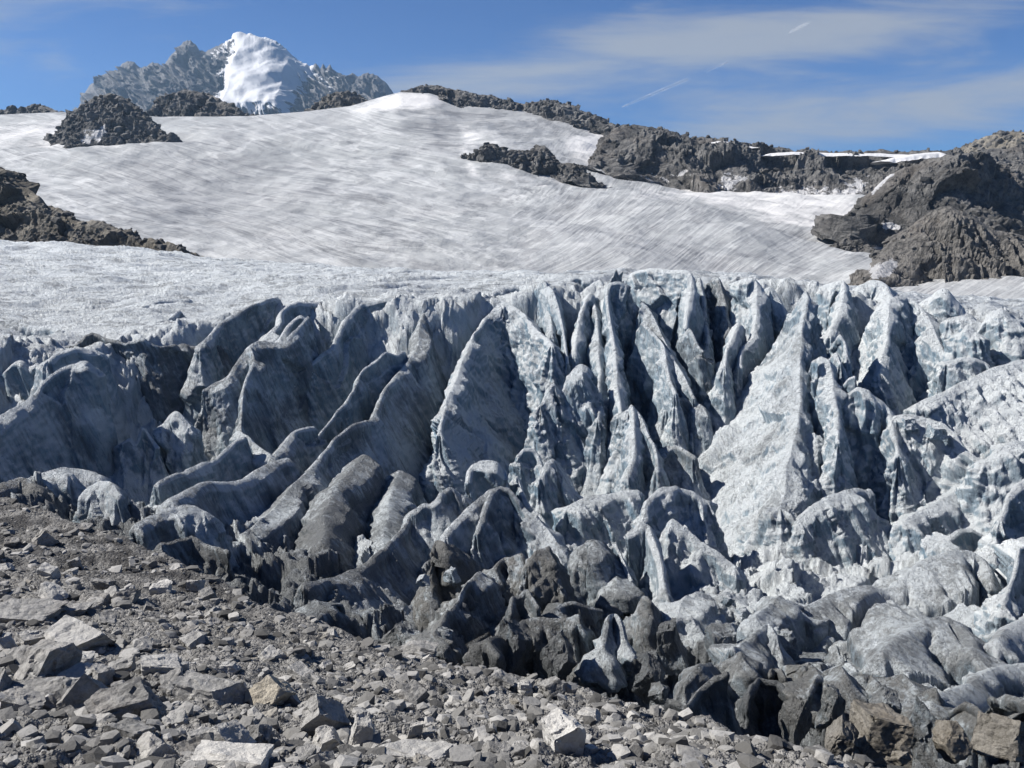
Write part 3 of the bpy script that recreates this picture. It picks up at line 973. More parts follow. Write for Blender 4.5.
crag('rock_outcrop', 'small dark rocks with snow around them at the foot of the right buttress', 'rock',
     [(836, 246, 520), (850, 240, 520), (866, 246, 515), (880, 256, 500)], [8, 12, 14, 16], ds=.9, fq=.2, seed=12.7)
crag('moraine_ridge', 'dark brown rubble ridge running down behind the ice at the left edge', 'moraine',
     [(-120, 140, 330), (-40, 158, 310), (0, 171, 300), (22, 186, 296), (45, 203, 290), (80, 218, 284), (120, 232, 278), (158, 243, 272), (184, 251, 268)],
     [50, 40, 34, 30, 26, 20, 14, 9, 4], sl=36, sr=34, ds=.55, fq=.42, r=1.5, facet=1.1, seed=13.3, col=(.05, .3, 0), jag=.6)

def talus():
    r_ = np.random.default_rng(31)
    shapes = [chunk_verts(1, 700 + k, 9, .4, .8, 0) for k in range(8)]
    Vs, Fs, o = [], [], 0
    for ob in [x for x in COL.objects if x.name.split('.')[0] in ('rock_ridge', 'rock_cliff', 'rock_outcrop', 'rock_crest', 'moraine_ridge')]:
        me = ob.data
        co_ = np.empty(len(me.vertices) * 3, np.float32); me.vertices.foreach_get('co', co_)
        nr = np.empty(len(me.vertices) * 3, np.float32); me.vertices.foreach_get('normal', nr)
        co_ = co_.reshape(-1, 3) + np.array(ob.location); nr = nr.reshape(-1, 3)
        sn = np.empty(len(me.vertices), np.float32); me.attributes['snow'].data.foreach_get('value', sn)
        d = np.linalg.norm(co_, axis=1).mean()
        uu, vv = pix(co_)
        ok = np.where((sn < .2) & (np.abs(nr[:, 2]) > .25) & (uu > -60) & (uu < 1090) & (vv < 320))[0]
        for k in r_.choice(ok, min(len(ok), 900 if 'ridge' in ob.name else 420), replace=False):
            V, Fc = shapes[int(r_.integers(8))]
            rad = d / F * (.9 + 3.2 * r_.random() ** 3)
            a = r_.uniform(0, 6.28)
            Q = V * rad * np.array([1, r_.uniform(.6, 1), r_.uniform(.5, .9)]) @ rotm(r_.uniform(-.6, .6), r_.uniform(-.6, .6), a).T
            Vs.append(Q + co_[k]); Fs.append(Fc + o); o += len(V)
    ob = mesh_obj('rubble', np.vstack(Vs), np.vstack(Fs), CRAG, False)
    ob.color = (0, .03, 0, 1)
    tag(ob, kind='stuff')


talus()

SNOWMAT, _nt, _b = new_mat('old_snow')
_g = NT(_nt); _P = _g.pos()
_g.put(_b.inputs['Base Color'], _g.mix(_g.noise(_P, .2, 8, .7), (.50, .50, .505, 1), (.70, .70, .71, 1)))
_b.inputs['Roughness'].default_value = .7
_g.put(_b.inputs['Normal'], _g.bump(_g.noise(_P, .25, 8, .7), .5, 1.0))
for lab, cr_, h_, w_ in (
        ('short white snow patch on the skyline of the rubble ridge, left of the long strip', [(704, 144, 850), (722, 141, 850), (742, 144, 848)], 4, 38),
        ('long thin white snow strip along the skyline of the rubble ridge', [(770, 153, 842), (800, 152, 840), (840, 153, 836), (880, 153, 832), (908, 155, 828)], 3, 36),
        ('white snow patch at the right end of the ridge skyline, above the dark buttress', [(894, 157, 815), (915, 154, 815), (938, 152, 815)], 5, 42)):
    tag(tent('snow_patch', cr_, 40, w_, se=(14, 14), base=h_, ds=.8, dd=.6, fq=.15, r=1.5, amp=(.5, .1, .2), jag=.08, facet=0, mat=SNOWMAT, seed=h_), lab, 'snow patch')

# ================================================================== SERACS
SER = 'seracs of the icefall'
count = 0


def serac(label, crest, sl=74, sr=74, col=(.4, .4, .2), cat='serac', name='serac', **kw):
    global count
    count += 1
    near = np.mean([c[2] for c in crest]) < 67
    if np.mean([c[2] for c in crest]) < 56 and 'fine_jag' not in kw:
        q_ = np.random.default_rng(count + 400)
        wpx = max(c[0] for c in crest) - min(c[0] for c in crest)
        crest = [(c[0] + q_.uniform(-.1, .1) * wpx, c[1] + q_.uniform(-.12, .10) * wpx, c[2] + q_.uniform(-.7, .7)) for c in crest]
    kw['r'] = kw.get('r', .5) * .6
    kw.setdefault('facet', .6 if near else .42)
    if np.mean([c[2] for c in crest]) < 56 and 'fine_jag' not in kw: kw['facet'] = max(kw['facet'], .9); kw['linear'] = True; kw['ksm'] = 1; kw['r'] = .15; kw['wob'] = .3
    kw['jag'] = kw.get('jag', .25) * .8 + (.12 if near else .03)
    if 56 <= np.mean([c[2] for c in crest]) < 68 and np.mean([c[0] for c in crest]) > 440 and 'fine_jag' not in kw:
        kw['linear'] = True; kw['ksm'] = 2; kw['r'] = min(kw['r'], .3)
    if kw.pop('fine_jag', False): kw['jag'] = .15
    if near: kw['wob'] = kw.get('wob', .5) + .3
    o = tent(name, crest, sl, sr, col=col, seed=count * 1.37 + 20, **kw)
    return tag(o, label, cat, SER if name == 'serac' else kw.get('group'))


DK = (.66, .4, .2)      # dirty wall, its dirt level also deepening the wall's shade
MD = (.42, .6, .2)
CL = (.22, .45, .1)
BL = (.3, .75, .1)
BR = (.95, .1, .85)
# ---- left block
serac('dim blue ice wall cut off by the left edge, behind the heart-shaped block', [(-60, 335, 90), (-10, 338, 90), (20, 342, 91), (48, 352, 90)], 80, 72, BL, r=.8)
serac('small heart-shaped blue ice block with two rounded tops near the left edge', [(6, 371, 85.5), (14, 363, 85), (22, 361, 85), (30, 367, 85), (37, 364, 85), (42, 368, 85.5)], 80, 78, BL, r=.7, jag=.15, wob=.2)
serac('great smooth grey-blue fin at the left edge with a rounded top and a lit rim', [(-60, 470, 66), (-30, 440, 69), (0, 417, 72), (20, 406, 74), (36, 394, 75.5), (44, 384, 76.5), (56, 372, 77.5), (72, 364, 78.5), (86, 361, 79), (96, 366, 79.5)],
      78, [62, 62, 62, 64, 66, 68, 72, 76], MD, r=.55, jag=.15, wob=.3, amp=(0.42, 0.26, 0.1), se=(60, 84))
serac('white crusted ice hump just behind the top of the great smooth left fin', [(50, 358, 84), (60, 351, 85), (78, 347, 86), (95, 350, 87)], 75, 70, CL, r=.9)
serac('tall dark dirt-streaked ice wall right of the great smooth left fin', [(70, 345, 91), (95, 341, 92), (120, 344, 91), (150, 347, 91), (185, 345, 92.5), (214, 333, 94)], 78, 76, (.8, .3, .1), amp=(0.49, 0.51, 0.15), r=.4, jag=1.1, wob=.9, se=(70, 60))
serac('pale blue-grey ice wall with a level crest, just right of the dark streaked wall', [(204, 340, 92), (220, 325, 95), (240, 312, 97), (258, 303, 99), (278, 297, 102)], 78, 76, MD, r=.6, jag=.25)
serac('narrow curved white ice crest on the plateau rim, left of centre', [(262, 341, 94), (268, 331, 95), (280, 324, 96), (284, 312, 98), (298, 303, 100), (322, 303, 102)], 76, 74, CL, r=.8)
serac('small white ice knob below the curved crest on the plateau rim', [(280, 339, 92), (288, 325, 94), (300, 317, 95), (308, 320, 95)], 76, 72, CL, r=.6)
serac('grey ice blade with a sharp bright upright edge in the left half', [(308, 318, 94), (296, 330, 92.5), (284, 341, 91), (262, 343, 89.5), (250, 347, 88.5), (240, 359, 87.5), (228, 376, 86), (215, 382, 85.5), (205, 388, 85)],
      [70, 70, 66, 62, 58, 58, 62, 66], 78, DK, r=.35, jag=.3)
serac('upright lit ice rib dropping from the sharp edge of the grey blade', [(251, 348, 88), (254, 362, 86.8), (247, 378, 85.6), (242, 400, 84), (241, 425, 82), (243, 440, 80.5)], [70, 66, 62], [75, 70, 66], DK, r=.3, wob=.2, jag=.15, se=(80, 72))
serac('long pale green-grey ice wall below the plateau, left of the dark slot', [(412, 296, 102), (385, 300, 101), (362, 306, 100), (347, 318, 98), (338, 336, 95.5), (332, 346, 94), (322, 352, 93), (312, 362, 92)], 72, 78, MD, r=.6, jag=.3)
serac('thin curved ice fin with a bright rim and small spikes on its upper end', [(404, 352, 93), (396, 356, 92), (385, 354, 91), (376, 360, 90), (366, 368, 89), (358, 380, 87.5), (351, 393, 86), (344, 405, 84.5), (335, 415, 83), (322, 430, 81), (312, 446, 79)],
      76, 80, MD, r=.35, jag=.35)
serac('biggest sinuous ice ridge left of centre, white on top and dark dirty at its toe',
      [(436, 293, 103), (428, 303, 101), (422, 318, 98.5), (419, 335, 96), (417, 350, 94), (404, 364, 91.5), (393, 378, 89), (383, 393, 86.5), (377, 408, 84), (371, 418, 82), (352, 426, 79.5), (335, 440, 77), (320, 456, 74),
       (305, 472, 71), (292, 487, 68.5), (277, 505, 66), (262, 518, 63.5), (253, 526, 62)], [66, 64, 62, 60, 60, 58, 56, 54, 52, 52, 54, 56], 78, (.62, .4, .15), r=.7, jag=.12, wob=.35, facet=.3, amp=(0.7, 0.34, 0.12))
# ---- centre wall
serac('huge fluted blue-grey ice wall in the middle of the icefall', [(552, 345, 93), (540, 332, 96), (528, 318, 99), (515, 309, 101), (503, 304, 102), (490, 312, 100.5), (480, 320, 99), (474, 334, 96.5), (466, 352, 93.5), (452, 390, 88), (440, 430, 82)],
      [76, 68, 60, 54, 52, 52], 78, (.35, .72, .05), r=.5, jag=.4, amp=(0.7, 0.59, 0.15), lean=.5)
serac('lit white ice shoulder at the rim above the huge central wall', [(486, 296, 105), (500, 288, 106), (520, 284, 107), (535, 286, 106)], 70, 74, CL, r=1.2, amp=(0.7, 0.68, 0.2))
serac('dark narrow ice slab with a blunt top beside the black slot in the middle', [(536, 288, 103.5), (541, 281, 103), (546, 283, 102), (549, 305, 100), (552, 330, 97)], 82, 80, (.5, .55, .1), r=.5, jag=.15, wob=.2, amp=(0.35, 0.34, 0.1))
serac('long slender ice spire between the black slot and the lit leaning spire', [(549, 285, 101.5), (553, 290, 100.5), (560, 312, 98), (564, 335, 95.5), (567, 360, 92.5)], 80, 78, MD, r=.4, jag=.2, wob=.2, amp=(0.42, 0.34, 0.1))
serac('square topped ice wall on the rim behind the slender central spires', [(560, 281, 107), (572, 277, 107.5), (592, 277, 107.5), (600, 283, 107)], 80, 82, MD, r=.6, jag=.2)
serac('leaning ice spire with a bright creased left face in the middle', [(590, 292, 100), (586, 298, 99), (580, 318, 97), (577, 335, 95.5), (575, 350, 94)], 74, 82, CL, r=.5, jag=.2, wob=.3, amp=(0.42, 0.42, 0.15))
serac('grey ice back slab joined to the leaning bright spire', [(590, 293, 100.2), (597, 315, 97.5), (600, 350, 94), (600, 385, 89.5), (598, 420, 85)], 74, 78, (.4, .6, .1), r=.5, lean=.1, amp=(0.49, 0.51, 0.15))
serac('broad fluted ice curtain with a saw-toothed top, below the leaning bright spire', [(540, 404, 86), (546, 396, 86.5), (553, 386, 87), (562, 392, 87), (570, 376, 87.5), (580, 368, 88), (592, 374, 88)], 80, [68, 68, 70], (.35, .65, .05), r=.3, jag=1.1, wob=.4, lean=.45, amp=(0.63, 0.77, 0.17))
serac('pale square ice spire standing behind the tallest central spire', [(594, 282, 105.5), (600, 280, 105.3), (604, 294, 103.5), (604, 310, 101.5)], 80, 82, CL, r=.5, jag=.15, amp=(0.35, 0.26, 0.1))
serac('tallest central ice spire, lit left edge and broad grey right face', [(626, 284, 99), (618, 281, 98.7), (609, 284, 98.3), (608, 300, 97), (610, 318, 95.5), (613, 335, 94), (615, 360, 91), (617, 385, 88), (621, 410, 85)], [78, 76, 74, 72], 82, (.3, .55, .05), r=.5, jag=.2, wob=.3, amp=(0.49, 0.51, 0.15), lean=-.2)
serac('small twin-knobbed ice tip sticking up from the rim near the centre', [(613, 276, 104), (616, 269, 104), (619, 275, 104), (622, 271, 104)], 82, 82, MD, r=.3, jag=.2, wob=.1)
serac('thin dark leaning ice slab right of the tallest central spire', [(642, 302, 97.5), (648, 306, 97), (656, 325, 95), (668, 348, 92.5), (682, 372, 89.5), (694, 395, 86.5)], 78, 80, (.5, .5, .1), r=.4, jag=.2, wob=.3, amp=(0.42, 0.42, 0.12))
serac('lower leaning ice slab tucked under the thin dark one', [(643, 322, 95), (654, 334, 93.5), (664, 350, 91.5), (668, 372, 89), (676, 392, 86)], 78, 80, (.45, .5, .1), r=.4, jag=.2, wob=.3, amp=(0.42, 0.42, 0.12))
serac('wide bright flat-topped ice block with a smooth lit face, right of the central spires', [(632, 273, 103), (650, 269, 101.5), (670, 270, 100), (690, 273, 98.5), (689, 300, 96.5), (686, 325, 94.5)], 76, [64, 64, 66, 72, 76], (.2, .4, .05), r=.6, jag=.15, wob=.2, amp=(0.35, 0.3, 0.15))
serac('grey split ice spire standing to the right of the wide bright block', [(694, 276, 102), (700, 280, 101.5), (704, 310, 98.5), (706, 340, 95.5)], 80, 78, MD, r=.5, jag=.2, amp=(0.42, 0.51, 0.15))
serac('dark grooved ice spire in front of the rim, left of the bright upright tower', [(712, 281, 102), (718, 279, 101.5), (724, 300, 99.5), (728, 330, 96.5)], 80, 78, DK, r=.5, jag=.3, amp=(0.49, 0.51, 0.15))
serac('low white ice knob on the rim behind the dark grooved spire', [(722, 276, 106), (732, 273, 106), (742, 280, 105)], 76, 76, CL, r=.7)
serac('dark stub of ice with a small bright tip between spires', [(684, 334, 93.5), (690, 329, 93), (698, 345, 91.5), (703, 350, 91)], 80, 80, DK, r=.3, jag=.3, wob=.2)
serac('bright upright ice tower with a rounded top, left of the great pyramid', [(742, 279, 99), (750, 277, 98.5), (756, 281, 98), (757, 310, 95.5), (752, 335, 93.5), (744, 347, 92), (740, 365, 90)], [74, 74, 76, 78], [64, 64, 66, 70], (.2, .4, .05), r=.6, jag=.2, wob=.3, amp=(0.42, 0.42, 0.15))
serac('low bright ice apron at the left foot of the upright tower', [(738, 322, 94), (732, 338, 92), (727, 352, 90), (724, 365, 88.5)], 76, 64, CL, r=.4, jag=.2)
serac('tall grey ice pillar in the shade behind the upright tower', [(762, 290, 100), (770, 287, 100), (780, 300, 99), (786, 318, 97)], 78, 78, MD, r=.5)
# ---- great pyramid
serac('great ice pyramid with a sharp tip, bright crumbly left face and shaded right face',
      [(806, 289, 91), (806, 300, 89.8), (803, 320, 88), (801, 345, 85.5), (800, 370, 83), (801, 400, 80), (796, 430, 77), (790, 455, 74.5), (786, 480, 72), (780, 505, 69.5)],
      [76, 68, 62, 58, 56, 55], [64, 50, 43, 38, 35, 33], (.42, .5, .08), r=.35, jag=.3, wob=.4, amp=(.7, .62, .06), lean=-.3, facet=.5, se=(76, 56), sink=4.5)
serac('fluted shaded ice shoulder right of the great pyramid, with a lit stub on top', [(815, 358, 83), (820, 355, 82.6), (828, 362, 82), (832, 385, 80), (836, 410, 77.5), (838, 440, 74.5)], 74, 72, (.28, .6, .05), r=.5, jag=.4, amp=(0.56, 0.68, 0.17), lean=.15)
serac('outer shaded ice shoulder with small lit nubs on top, right of the great pyramid', [(848, 392, 80), (858, 386, 79.6), (868, 388, 79.2), (878, 396, 79), (888, 405, 78.5), (893, 425, 77), (897, 455, 74.5)], 72, 74, (.28, .65, .05), r=.5, jag=.5, amp=(0.63, 0.77, 0.17), lean=.15)
serac('blue ice apron at the dark foot of the great pyramid', [(800, 520, 68), (820, 500, 69), (845, 490, 70), (870, 488, 71)], 70, 60, (.35, .75, .05), r=.9, amp=(0.7, 0.68, 0.2))
serac('small upright lit ice stub in the gap right of the great pyramid tip', [(836, 340, 87), (840, 334, 86.6), (845, 342, 86), (846, 352, 85)], 80, 76, CL, r=.35, jag=.2, wob=.2)
serac('lower lit ice stub just under the upright one', [(830, 358, 84.6), (836, 352, 84.2), (840, 362, 83.4)], 78, 72, CL, r=.3, jag=.2, wob=.2)
serac('tiny white pointed ice stub above the shaded shoulder', [(843, 384, 81), (849, 377, 80.8), (854, 376, 80.6)], 78, 70, CL, r=.3, jag=.15, wob=.2)
serac('broad ice tower with a lit left slope and flat grey front, behind the great pyramid', [(826, 284, 102), (836, 281, 101.3), (844, 283, 100.5), (842, 300, 98.8), (836, 320, 97), (830, 333, 95.5)], [70, 68, 66, 66], [64, 62, 62, 64], (.2, .45, .05), r=.7, jag=.2, wob=.3, amp=(0.49, 0.51, 0.15))
serac('pale lumpy ice hump on the rim right of the flat grey tower', [(862, 284, 106), (872, 280, 106), (884, 284, 105), (890, 296, 103)], 70, 66, CL, r=1.5, amp=(0.7, 0.59, 0.25))
serac('pale rounded ice hump on the rim left of the flat grey tower', [(786, 284, 106), (800, 281, 106), (818, 284, 105)], 72, 70, CL, r=1.4, amp=(0.7, 0.51, 0.25))
serac('large ice tower on the right with a smooth bright face over a deep blue base', [(905, 297, 97), (895, 296, 96.2), (889, 302, 95.4), (889, 318, 93.8), (886, 340, 91.8), (882, 358, 90.2), (878, 372, 89)], [70, 68, 66, 64], [58, 58, 60, 66], (.18, .5, .05), r=.6, jag=.2, wob=.3, amp=(0.49, 0.51, 0.15))
serac('grooved shaded ice flank right of the large bright faced tower', [(908, 299, 97), (920, 303, 96), (930, 318, 94.5), (938, 340, 92), (945, 360, 90)], 70, 66, (.25, .6, .05), r=.6, jag=.3, amp=(0.63, 0.77, 0.17), lean=.1)
serac('smooth white ice dome rising above the right rim', [(930, 297, 98), (938, 290, 97.5), (947, 289, 97), (957, 300, 96.5), (966, 312, 96)], 68, 66, (.1, .4, .05), r=1.6, jag=.1, wob=.2, amp=(0.42, 0.26, 0.12))
serac('flat tilted ice slab lying below the white dome', [(950, 318, 93), (965, 316, 92.6), (980, 322, 92)], 66, 60, CL, r=.8)
serac('knobbly white ice block in the gap right of the white dome', [(960, 332, 90), (968, 325, 89.6), (976, 332, 89)], 70, 66, CL, r=1.0, amp=(0.7, 0.51, 0.25))
serac('large knobbly ice block at the right edge of the rim', [(982, 324, 92), (992, 312, 91.5), (1003, 309, 91), (1014, 318, 90.5), (1030, 322, 91)], 68, 62, CL, r=1.4, amp=(0.77, 0.77, 0.25))
serac('row of small pale ice cubes at the base of the knobbly blocks', [(946, 362, 87), (958, 357, 87), (972, 356, 87), (984, 362, 87)], 72, 72, CL, r=.6, jag=.7, amp=(0.56, 0.51, 0.2))
# ---- right middle, lit mass
serac('wide sunlit ice ramp at the right edge with a shaded cave under its left end', [(918, 404, 82), (938, 394, 82.5), (958, 384, 83.5), (980, 372, 84.5), (1004, 364, 85.5), (1040, 358, 86.5), (1100, 356, 87)], 70, [60, 42, 28, 24, 24, 28], (.22, .2, .15), r=.9, jag=.3, amp=(0.77, 0.59, 0.3), facet=.25, fine_jag=True)
serac('crumbly lit ice rib running left from below the sunlit ramp', [(896, 418, 78), (912, 415, 78), (932, 418, 77.5), (950, 428, 76.5), (965, 446, 75), (985, 455, 74)], 66, 60, (.22, .25, .15), r=.8, jag=.6, amp=(0.84, 0.68, 0.3))
serac('lit jagged ice block at the right edge under the sunlit ramp', [(985, 460, 71), (1000, 448, 71), (1018, 440, 71.5), (1040, 445, 72)], 66, 62, (.2, .3, .15), r=.8, jag=.5, amp=(0.84, 0.68, 0.3), facet=.25, fine_jag=True)
serac('white crumbled ice pillar cut by the right edge, middle height', [(1000, 520, 58), (1008, 498, 59), (1020, 478, 60), (1040, 470, 61)], 70, 70, (.12, .3, .1), r=.9, jag=.5, amp=(0.84, 0.68, 0.3))
serac('lower white crumbled ice pillar cut by the right edge', [(1004, 600, 47), (1012, 570, 49), (1024, 545, 51), (1045, 535, 52)], 66, 70, (.12, .3, .1), r=.8, jag=.5, amp=(0.84, 0.68, 0.3))
serac('blue rounded ice lump in the shaded hollow at right', [(945, 540, 62), (958, 530, 62.5), (972, 527, 63), (988, 535, 63)], 66, 64, BL, r=1.2, amp=(0.7, 0.59, 0.2))
serac('dark blue ice step inside the shaded hollow at right', [(905, 520, 68), (925, 505, 70), (950, 492, 72), (975, 480, 73)], 66, 60, BL, r=1.0, amp=(0.7, 0.68, 0.2))
# ---- left foreground ice
serac('long low ice fin with a bright knobbed tip, low on the left', [(243, 436, 74), (230, 443, 73), (215, 456, 71), (200, 462, 69.5), (183, 472, 68), (168, 479, 66.8), (157, 484, 66)], 70, 72, MD, r=.5, jag=.25, wob=.4, amp=(0.49, 0.34, 0.12))
serac('fat rounded ice ridge in front of the low knobbed fin', [(288, 458, 71.5), (272, 462, 70.5), (258, 468, 69), (243, 478, 67.5), (222, 482, 65.5), (200, 484, 63.5), (182, 490, 61.5), (168, 498, 60)], [60, 58, 54, 50], 76, (.5, .45, .5), r=1.0, jag=.3, wob=.6, facet=.2, fine_jag=True)
serac('row of small bent ice tongues between the sharp blade and the fat rounded ridge', [(238, 430, 77), (247, 436, 76), (260, 447, 75), (270, 455, 74)], 74, 70, (.35, .5, .2), r=.6, jag=.4)
serac('pale upright ice tongue behind the fat rounded ridge', [(312, 425, 80), (302, 427, 79), (292, 432, 78), (282, 444, 76.5), (275, 452, 75.5)], 66, 76, (.4, .5, .15), r=.6, jag=.3)
serac('group of rounded blue ice fingers in the hollow right of the great left fin', [(124, 440, 78), (130, 437, 78), (136, 443, 78), (142, 428, 78.5), (150, 436, 78.5), (158, 446, 78)], 72, 66, BL, r=.4, jag=.5, amp=(0.42, 0.42, 0.1))
serac('jagged blue ice pair in the hollow below the dark streaked wall', [(162, 424, 80), (170, 414, 80.5), (178, 412, 80.5), (190, 425, 80)], 74, 68, (.45, .65, .1), r=.4, jag=.6)
serac('dull blue ice step under the great left fin', [(30, 478, 64), (50, 470, 65), (75, 468, 66), (100, 476, 66)], 66, 60, BL, r=.9, amp=(0.7, 0.42, 0.15))
serac('dirty ice hump at the left edge under the great fin', [(-30, 490, 60), (0, 483, 60.5), (20, 478, 61.5), (34, 486, 61)], 60, 58, BR, r=.9)
serac('small lit ice knobs low on the left, above the rubble', [(92, 486, 61.5), (102, 481, 61.5), (112, 484, 61), (120, 496, 60)], 70, 66, (.3, .4, .2), r=.5, jag=.4)
serac('brown stained ice mass with lit knobs, bottom of the icefall at left', [(205, 512, 57), (190, 506, 57), (172, 506, 56.5), (152, 514, 55.5), (138, 522, 54.5)], 58, 66, (.45, .25, .8), r=1.0, jag=.5, amp=(0.77, 0.59, 0.25))
serac('dark dirty ice apron below the brown stained mass at left', [(228, 545, 52), (205, 540, 52.5), (185, 535, 53), (165, 542, 52)], 52, 60, (.8, .4, .5), r=1.0, amp=(0.7, 0.51, 0.2))
serac('big dirty ice bulge at the foot of the sinuous ridge', [(362, 455, 72.5), (345, 470, 70), (330, 490, 67), (322, 515, 63.5), (318, 540, 60)], [60, 58, 56], [62, 58, 54], (.8, .35, .4), r=1.6, jag=.3, amp=(0.84, 0.42, 0.15), facet=.2, fine_jag=True)
serac('dark ice bulge between the sinuous ridge and the low lit ridge', [(400, 470, 73), (392, 490, 70), (388, 515, 66), (382, 540, 62)], 60, 62, (.7, .5, .15), r=1.6, amp=(0.84, 0.42, 0.15), facet=.2, fine_jag=True)
serac('low lit ice ridge running left like a paw, bottom left of centre', [(416, 508, 63), (410, 516, 62), (404, 527, 60.5), (393, 542, 58.5), (378, 554, 56.5), (358, 564, 54.5), (338, 571, 52.8), (318, 576, 51.5), (306, 580, 50.5)], [64, 58, 50, 46, 48], 74, (.55, .2, .75), r=.6, jag=.25, wob=.5)
serac('dark banded ice lump on the rubble at the tip of the paw-like ridge', [(312, 600, 45), (322, 606, 44.5), (338, 610, 44.2), (356, 618, 44)], 66, 66, (.75, .4, .3), r=.6, jag=.2)
serac('striped ice block with a lit knob left of the long bright slab', [(415, 508, 62), (422, 501, 62.3), (432, 500, 62.5), (441, 491, 63), (450, 486, 63.5), (462, 495, 63.5)], 76, 60, MD, r=.5, jag=.35)
serac('smooth rounded ice slab with a bright rim in the middle foreground', [(468, 480, 69.5), (471, 466, 70.5), (482, 461, 71), (496, 462, 71), (504, 470, 71)], 80, 72, (.25, .5, .1), r=.5, jag=.1, wob=.2, amp=(0.28, 0.21, 0.1))
serac('long bright leaning ice slab, centre foreground', [(446, 532, 59.5), (455, 520, 60.5), (466, 510, 61.3), (478, 500, 62.2), (490, 491, 63.2), (500, 486, 64)], 76, 70, (.3, .25, .3), r=.7, jag=.15, wob=.3)
serac('large striated blue-grey ice face falling right from the bright leaning slab', [(478, 528, 60), (484, 510, 61), (492, 496, 62.5), (502, 488, 63.5), (512, 492, 63.5), (524, 506, 63), (536, 520, 62), (548, 532, 61), (560, 548, 60)], 74, [66, 60, 58, 60, 64], (.42, .6, .15), r=.35, jag=.3, lean=.6, amp=(0.56, 0.59, 0.15))
serac('narrow blue ice flake with a white edge above the striated face', [(530, 518, 65), (534, 510, 65.3), (541, 516, 65), (550, 530, 64)], 78, 72, BL, r=.3, jag=.3)
serac('blue ice flake standing at the bottom of the huge central wall', [(512, 482, 72), (517, 477, 72.3), (522, 490, 71.5), (528, 505, 70)], 78, 72, BL, r=.35, jag=.3)
serac('rounded blue ice block at the foot of the saw-toothed curtain', [(518, 455, 78), (524, 450, 78.3), (536, 452, 78.3), (544, 470, 77)], 78, 70, BL, r=.5, jag=.4)
serac('fluted blue ice skirt under the saw-toothed curtain', [(540, 478, 76), (552, 462, 77), (564, 470, 77), (576, 486, 76.5), (590, 498, 76)], 74, 64, (.35, .75, .05), r=.4, jag=.7, amp=(0.63, 0.77, 0.15), lean=.4)
serac('low blue ice hump between the skirt and the split spire', [(570, 505, 73), (590, 496, 74), (612, 492, 74.5), (636, 488, 75)], 70, 60, BL, r=1.0, jag=.5, amp=(0.7, 0.68, 0.2))
serac('pointed split ice spire in the lower middle with a dark cleft', [(628, 408, 83), (632, 404, 82.8), (634, 425, 81), (634, 450, 79), (628, 475, 77)], 74, 74, (.35, .6, .05), r=.35, jag=.15, wob=.2, amp=(0.42, 0.51, 0.15))
serac('right leg of the split ice spire, banded with fine dirt lines', [(634, 408, 82.8), (640, 416, 82), (648, 432, 80.5), (656, 448, 79), (658, 470, 77)], 72, 72, (.5, .5, .1), r=.4, jag=.15, amp=(0.42, 0.42, 0.15))
serac('brown-grey leaning slab in the shade left of the great pyramid', [(666, 407, 87), (676, 399, 87), (690, 399, 86.8), (702, 406, 86)], 78, 76, (.55, .2, .3), r=.5, jag=.15, amp=(0.35, 0.26, 0.1))
serac('lower brown-grey slab under the leaning one, left of the great pyramid', [(658, 449, 81), (670, 445, 81), (682, 448, 80.5), (694, 455, 79.5)], 74, 66, (.55, .2, .3), r=.5, jag=.2, amp=(0.42, 0.34, 0.1))
# ---- centre and right foreground
serac('rounded grey ice horn with a dull lit top, foot of the icefall in the middle', [(580, 560, 55), (587, 545, 56), (595, 539, 56.5), (603, 546, 56.5), (612, 562, 55.5), (620, 585, 54)], 76, 70, (.6, .45, .3), r=.7, jag=.15)
serac('thin white-edged ice flake right of the rounded grey horn', [(612, 548, 57), (616, 543, 57), (622, 560, 56), (630, 580, 54.5)], 78, 74, CL, r=.25, jag=.15)
serac('bright sunlit ice horn with a dirty streak, right of the rounded grey horn', [(630, 535, 57.5), (640, 523, 58), (650, 526, 57.8), (655, 545, 56.3), (660, 570, 54.5), (664, 590, 52.5)], [74, 70, 66], [72, 66, 62], (.14, .25, .15), r=.9, jag=.2, wob=.3)
serac('knobbly white ice crest between the sunlit horn and the great pyramid', [(640, 520, 62.5), (648, 500, 64), (660, 490, 65), (675, 487, 65.8), (690, 490, 66.2), (706, 500, 66)], 72, [62, 56, 56], (.16, .35, .1), r=.9, jag=.5, amp=(0.84, 0.68, 0.3))
serac('shaded blue ice slope covered in ice crumbs below the knobbly crest', [(672, 520, 60), (690, 530, 59.5), (712, 548, 58.5), (735, 565, 57.5)], 70, 46, (.25, .5, .1), r=1.0, jag=.5, amp=(0.7, 0.59, 0.3))
serac('crumbly lit ice shelf left of the cracked ice mass', [(680, 600, 47.5), (700, 588, 49.5), (720, 585, 50.5), (745, 595, 50), (765, 600, 50)], 66, 44, (.25, .2, .25), r=.8, jag=.6, amp=(0.84, 0.68, 0.3))
serac('brown hooded ice knob in the dark moat at the centre bottom', [(636, 610, 47), (642, 601, 47.5), (652, 600, 47.5), (664, 612, 47), (672, 632, 46)], 78, 76, (.6, .2, .8), r=.8, jag=.15, wob=.2)
serac('slim twisted ice pillar lit on its left edge, rising from the dark moat', [(600, 640, 41.5), (606, 618, 42.8), (612, 612, 43), (620, 618, 42.8), (626, 640, 41.8)], 80, 80, (.35, .25, .4), r=.6, jag=.3, wob=.4, amp=(0.49, 0.42, 0.15))
serac('dark ice wall streaked with mud behind the slim twisted pillar', [(545, 610, 48), (560, 602, 49), (580, 600, 49.5), (598, 606, 49)], 76, 76, (1, .2, .4), r=.8, amp=(0.7, 0.68, 0.2))
